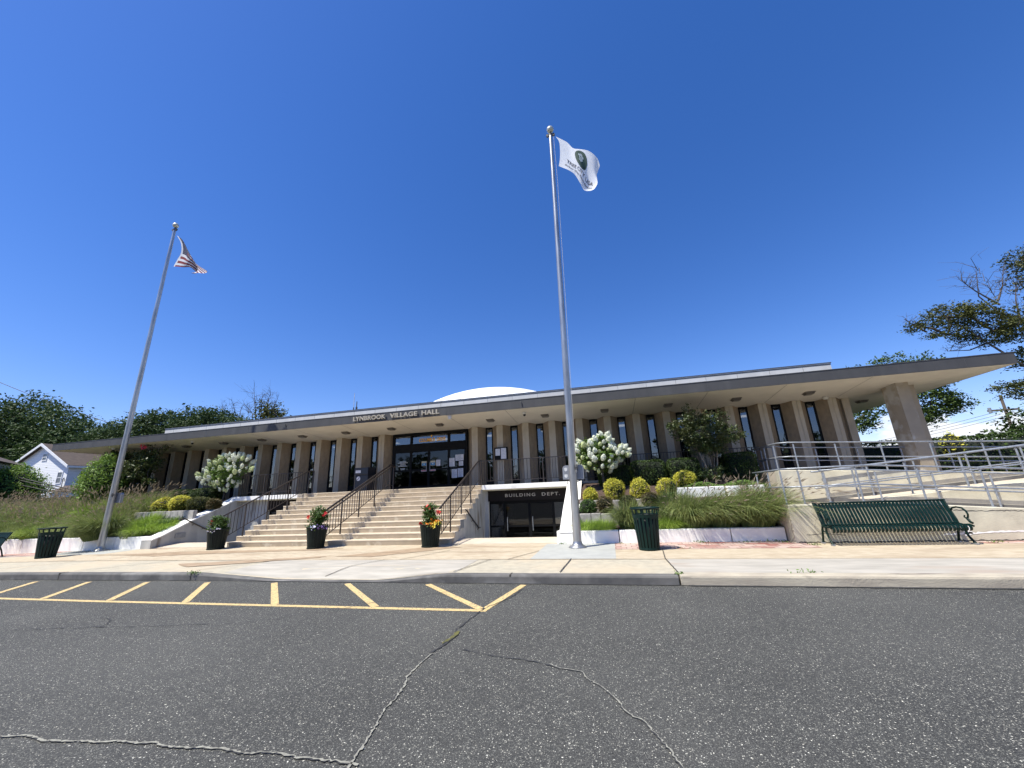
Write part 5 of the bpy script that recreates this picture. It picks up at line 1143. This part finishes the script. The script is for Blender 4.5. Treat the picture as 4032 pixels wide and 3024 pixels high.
# ------------------------------------------------------------ background trees
rngs = np.random.default_rng(11)
def bigtree(label, base, top_blobs, ncl, per, leaf, lm, spread, trunk_r=.3, bare=None, limb=.12, group='background trees', twigs=0, shell=.45):
    cx = sum(b_[0] for b_ in top_blobs)/len(top_blobs); cy = top_blobs[0][1]; cz = min(b_[2] for b_ in top_blobs)
    return woody('broadleaf_tree', label, 'tree', base, [([base, (lerp(base[0],cx,.3), cy, lerp(base[2],cz,.5)), (lerp(base[0],cx,.7), cy, cz-.5)], trunk_r)], top_blobs, ncl, per, leaf, lm, spread, group=group, limb_r=limb, bare=bare, twigs=twigs, shell=shell, flat=.55)
bigtree('tall dark airy tree at the far left edge behind the houses', (-84,35,-.5), [(-82,35,13,5,3,4),(-77,35,14.5,4,3,3),(-86,35,14,4,3,3),(-80,35,9,5,3,3.4),(-85,35,9,5,3,3),(-76,35,9.5,3,3,3)], 620, 32, .38, 'l_far', .72, .5)
bigtree('broad dark tree behind the white gabled house', (-70,35,-.5), [(-70.5,35,12.6,4,3,2.7),(-66.5,35,10.5,3.4,3,2.4),(-73,35,10,4,3,3),(-69,35,8.5,5,3,2.6),(-64.8,35,9,1.8,2,1.6)], 560, 32, .34, 'l_far', .6, .45)
bigtree('rounded green tree just left of the roof corner', (-54,32,-.5), [(-55.5,32,8.8,2.4,2.4,1.9),(-53.5,32,9.8,2.0,2,1.6),(-52,32,7.5,3,2,2)], 400, 30, .26, 'l_far', .40, .35)
bigtree('dense green domed tree above the left end of the roof', (-48.5,32,-.5), [(-50.3,32,9.7,2.4,2.4,2.2),(-47.8,32,9.9,2.4,2.4,2.4),(-45.5,32,9.3,2,2,2.2)], 460, 30, .26, 'l_far', .40, .35)
bigtree('dense green tree above the roof, right of the domed one', (-42,32,-.5), [(-42.8,32,10.0,2.0,2.2,2.1),(-40.3,32,9.9,2.2,2.2,1.9),(-38,32,8.7,2.0,2.2,1.9),(-36.0,32,8.2,1.8,2.2,1.8)], 520, 30, .25, 'l_far', .4, .35)
bigtree('thin crowned tree with bare twigs above the roof edge', (-41.5,36,-.5), [(-42.8,36,11.0,1.2,1.2,1.0),(-41.5,36,9.8,1.8,1.2,1.4)], 90, 14, .28, 'l_olive', .3, .25, bare=[((-42.5,36,10.6),(-44.6,36,13.2)),((-42.5,36,10.6),(-43.0,36,13.4)),((-42.0,36,10.6),(-41.6,36,12.6))], limb=.10)
bigtree('taller half bare tree above the roof left of the antennas', (-37.5,36,-.5), [(-38.2,36,12.0,1.2,1.2,1.2),(-36.8,36,11.8,1.2,1.2,1.0),(-38.5,36,10.8,2.2,1.2,1.1),(-36.0,36,10.7,1.5,1.2,.9),(-35.2,36,10.3,.9,1,.5)], 190, 13, .26, 'l_olive', .28, .25, bare=[((-39.2,36,10.6),(-40.2,36,14.8)),((-38.6,36,11.0),(-38.9,36,14.3)),((-38,36,11.2),(-37.6,36,14.2)),((-37,36,11.2),(-36.6,36,13.3)),((-39.5,36,10.5),(-41.4,36,13.2))], limb=.10)
# right side
bigtree('large spreading tree with bare upper twigs at the right edge', (29.0,28,-.5),
    [(21.6,28,11.1,1.3,1.2,.75),(22.8,28,11.0,1.4,1.2,.8),(21.3,28,9.95,1.0,1,.38),(23.6,28,9.9,1.6,1.3,.9),(20.0,28,10.75,.5,.6,.3),(25.3,28,10.2,1.6,1.5,1.1),(27.2,28,13.2,1.6,1.5,2.2),(26.4,28,14.4,.8,1,.7),(27.5,28,10.5,1.5,1.5,1.6),(25.4,28,8.0,2.0,1.5,.7),(24.0,28,6.2,1.7,1.2,.6),(26.8,28,6.9,2.0,1.5,1.0)],
    1050, 28, .13, 'l_olive', .19, .5, bare=[((24.6,28,10.2),(24.0,28,14.2)),((24.4,28,11.5),(22.9,28,13.6)),((25.0,28,10.2),(25.6,28,12.9)),((24.4,28,11.8),(25.3,28,13.9)),((20.3,28,10.3),(19.4,28,11.3)),((23.5,28,9.3),(21.0,28,8.9))], limb=.085, twigs=80)
bigtree('mid green tree rising behind the right roof overhang', (17.5,27,-.5), [(17.2,27,7.6,1.3,1.2,1.2),(18.9,27,7.3,1.2,1.2,1.3),(15.6,27,7.4,.9,1,.8),(18.6,27,5.7,1.3,1.2,1.0),(19.7,27,5.4,.7,.8,.4),(17.8,27,4.9,.9,1,.6)], 480, 26, .14, 'l_tree', .2, .3, limb=.1)
bigtree('dark leaning tree under the roof left of the corner pillar', (11.5,30,-.5), [(14.4,30,4.6,1.6,1.2,1.0),(16.2,30,5.2,1.2,1.2,.8),(13.6,30,3.4,1.0,1.2,1.0),(17.2,30,6.0,1.1,1.1,.8)], 260, 15, .18, 'l_tree', .24, .35, limb=.12)
bigtree('dark bushy tree at the lower right edge behind the ramp', (23,25,-.5), [(21.4,25,4.2,1.2,1.2,.9),(22.8,25,4.8,1.4,1.2,1.3),(20.3,25,3.3,1.2,1.2,.8),(22.4,25,3.2,1.6,1.2,1.2),(24,25,6.2,1.2,1.2,1.0)], 360, 15, .17, 'l_hedge', .22, .3, limb=.08)
bush('hedge', 'long dark hedge behind the ramp railings at the right', 'hedge', (17.0,22.5,1.8), (7.5,.8,1.45), 22000, .11, 'l_hedge', None, 6, .03, .6, .3)
for x, z, r_ in ((14.4,3.2,.32),(15.4,2.6,.3)):
    pass
bush('golden_shrub', 'yellow variegated shrub behind the corner pillar', 'shrub', (14.35,20.5,2.75), (.34,.3,.62), 420, .10, 'l_yellow', None, 2.1, .12, .35, .6)

# ------------------------------------------------------------ neighbour houses
H1 = thing('house', 'white clapboard house with brown gabled roof at the left', 'house', (-52.7,25.5,-.5))
def rel(b_, o): b_.v = [(x-o[0], y-o[1], z-o[2]) for x,y,z in b_.v]; return b_
HO = (-52.7,25.5,-.5)
hx0, hx1, hy0, hy1, ze, zr = -56.8, -48.75, 25.75, 38.0, 5.75, 7.9
b = MB(); b.add([(hx0,hy0,-.5),(hx1,hy0,-.5),(hx1,hy0,ze),(-52.7,hy0,zr),(hx0,hy0,ze),(hx0,hy1,-.5),(hx1,hy1,-.5),(hx1,hy1,ze),(-52.7,hy1,zr),(hx0,hy1,ze)], [(0,1,2,3,4),(5,9,8,7,6),(0,4,9,5)])
obj('front_wall', rel(b, HO), 'siding', H1)
b = MB(); n = 24
for i in range(n):   # lapped boards on the long side
    z0_ = -.5+i*(ze+.5)/n; z1_ = z0_+(ze+.5)/n; b.add([(hx1+.03,hy0,z0_),(hx1+.03,hy1,z0_),(hx1,hy1,z1_),(hx1,hy0,z1_)], [(0,1,2,3)])
obj('side_wall', rel(b, HO), 'trim', H1)
sl_ = (zr-ze)/(-52.7-hx0)
b = MB()
for s in (-1, 1):
    xe = -52.7+s*4.35; zz = zr+.12-4.35*sl_
    b.add([(-52.7,hy0-.35,zr+.14),(-52.7,hy1,zr+.14),(xe,hy1,zz),(xe,hy0-.35,zz),(-52.7,hy0-.35,zr),(-52.7,hy1,zr),(xe,hy1,zz-.14),(xe,hy0-.35,zz-.14)], [(0,1,2,3),(4,7,6,5),(2,6,7,3),(0,3,7,4)])
obj('roof', rel(b, HO), 'houseroof', H1)
b = MB()
for s in (-1, 1):
    xe = -52.7+s*4.38; zz = zr+.13-4.38*sl_; b.add([(-52.7,hy0-.38,zr+.15),(xe,hy0-.38,zz),(xe,hy0-.38,zz-.24),(-52.7,hy0-.38,zr-.10),(-52.7,hy0-.34,zr+.15),(xe,hy0-.34,zz),(xe,hy0-.34,zz-.24),(-52.7,hy0-.34,zr-.10)], [(0,1,2,3),(4,7,6,5),(0,4,5,1),(3,2,6,7),(1,5,6,2)])
b.box(-48.38,-48.30,hy0-.34,hy1,5.52,5.70)
obj('bargeboard', rel(b, HO), 'trim', H1)
def hwin(x0,x1,z0,z1,y,P_,off,axis='y'):
    if axis == 'y':
        w = MB().box(x0-.07,x1+.07,y-.05,y+.02,z0-.09,z0).box(x0-.07,x1+.07,y-.05,y+.02,z1,z1+.09).box(x0-.07,x0,y-.05,y+.02,z0,z1).box(x1,x1+.07,y-.05,y+.02,z0,z1).box(x0,x1,y-.04,y+.02,(z0+z1)/2-.03,(z0+z1)/2+.03); g = MB().box(x0,x1,y-.02,y-.01,z0,z1)
    else:
        w = MB().box(y-.02,y+.05,x0-.07,x1+.07,z0-.09,z0).box(y-.02,y+.05,x0-.07,x1+.07,z1,z1+.09).box(y-.02,y+.05,x0-.07,x0,z0,z1).box(y-.02,y+.05,x1,x1+.07,z0,z1).box(y-.02,y+.04,x0,x1,(z0+z1)/2-.03,(z0+z1)/2+.03); g = MB().box(y+.005,y+.015,x0,x1,z0,z1)
    o = obj('window', rel(w, off), 'trim', P_); obj('pane', rel(g, off), 'hglass', o)
hwin(-52.6,-52.1,6.45,7.0,hy0,H1,HO); hwin(-49.9,-49.35,4.2,5.15,hy0,H1,HO)
hwin(27.05,27.6,4.15,5.15,hx1+.03,H1,HO,'x'); hwin(31,31.7,4.15,5.15,hx1+.03,H1,HO,'x')
for y in (26.72,27.68): obj('shutter', rel(MB().box(hx1+.03,hx1+.08,y,y+.27,4.08,5.25), HO), 'shutter', H1)
b = MB().add([(-48.3,24.6,3.35),(-45.6,24.6,3.35),(-45.6,31,3.35),(-48.3,31,3.35),(-48.3,25.6,3.9),(-46.6,25.6,3.9),(-46.6,30,3.9),(-48.3,30,3.9)], [(0,1,5,4),(1,2,6,5),(4,5,6,7),(2,3,7,6),(0,3,2,1)]); b.add([(-49.6,24.6,3.35),(-48.3,24.6,3.35),(-48.3,25.7,3.75),(-49.6,25.7,3.6)], [(0,1,2,3)])
obj('porch_roof', rel(b, HO), 'houseroof', H1)
obj('porch_wall', rel(MB().box(-48.6,-45.9,24.9,30.8,-.5,3.3), HO), 'siding', H1)
b = MB().tube([(-48.9,25.68,3.5),(-48.85,25.6,4.5),(-48.65,25.55,4.62),(-48.6,25.6,4.3)], .03); obj('service_mast', rel(b, HO), 'coping', H1)
H2 = thing('house', 'grey house with dark roof cut by the left edge', 'house', (-43.3,20.4,-.5), math.atan2(-3.0,3.6))
obj('wall', MB().box(0,11,-8,0,0,5.55), 'plate', H2)   # local x runs along the street side towards the camera
obj('roof', MB().add([(-.5,.45,5.45),(12,.45,5.45),(12,-8.4,5.45),(-.5,-8.4,5.45),(3.2,-4,7.4),(9,-4,7.4)], [(0,1,5,4),(1,2,5),(2,3,4,5),(0,4,3),(0,3,2,1)]), 'houseroof', H2)
o = obj('window', MB().box(2.8,4.3,.0,.05,3.9,3.98).box(2.8,4.3,.0,.05,4.86,4.94).box(2.8,2.88,.0,.05,3.98,4.86).box(4.22,4.3,.0,.05,3.98,4.86).box(2.88,4.22,.0,.04,4.38,4.44), 'trim', H2); obj('pane', MB().box(2.88,4.22,.0,.02,3.98,4.86), 'hglass', o)
for x in (2.35, 4.32): obj('shutter', MB().box(x,x+.42,0,.05,3.85,4.98), 'shutter', H2)
# overhead cables
def cable(label, a, c, sag, r): 
    P = []; a = Vector(a); c = Vector(c)
    for i in range(25): t = i/24; q = a.lerp(c, t); q.z -= sag*4*t*(1-t); P.append(tuple(q))
    return tag(obj('overhead_cable', MB().tube(P, r, 5), 'wire'), label, 'cable')
cable('single thin cable sloping down across the sky at the left', (-112,40,28.2), (-60,40,10.9), .6, .045)
for i, (za, zb) in enumerate(((5.75,3.95),(5.60,3.80),(5.2,3.62))):
    cable(('uppermost of the three black cables crossing the white house','middle of the three black cables crossing the white house','lowest of the three black cables crossing the white house')[i], (-46.5,18,.15+za*.93), (-30,18,2.0+(zb-3.6)), .05, .03 if i else .035)
# utility pole at right with cross arm
UP = thing('utility_pole', 'leaning wooden utility pole with crossarm seen between the right trees', 'utility pole', (48.3,60,-.5))
obj('pole', MB().tube([(-.0,0,0),(.3,0,11.4)], [.19,.14], 10), 'wood', UP)
obj('crossarm', MB().box(-1.5,1.6,-.1,.1,9.45,9.65), 'wood', UP); obj('transformer', MB().lathe([(0,9.25),(.16,9.25),(.16,9.9),(0,9.95)], 12, c=(-1.35,-.1,0)), 'plate', UP)
for i, (z, dz) in enumerate(((9.0,-5.5),(8.6,-5.2),(8.2,-5.0))):
    cable(('upper thin wire running left from the utility pole','middle thin wire running left from the utility pole','lower thin wire running left from the utility pole')[i], (48.1,60,z), (26,60,z+dz*.75), .3, .02)

# trees across the car park behind the viewpoint (seen mirrored in the glass)
for i, x in enumerate((-52,-38,-26,-11,3,18,33)):
    bigtree(('first','second','third','fourth','fifth','sixth','seventh')[i]+' tree counted from the left across the road behind the viewpoint', (x,-42,0), [(x,-42,6.5,5,4,3.2),(x+3,-41,4.5,4,3,2.6),(x-3,-42,4.2,4,3,2.6)], 160, 14, .9, 'l_far', .8, .35, group='trees across the road')
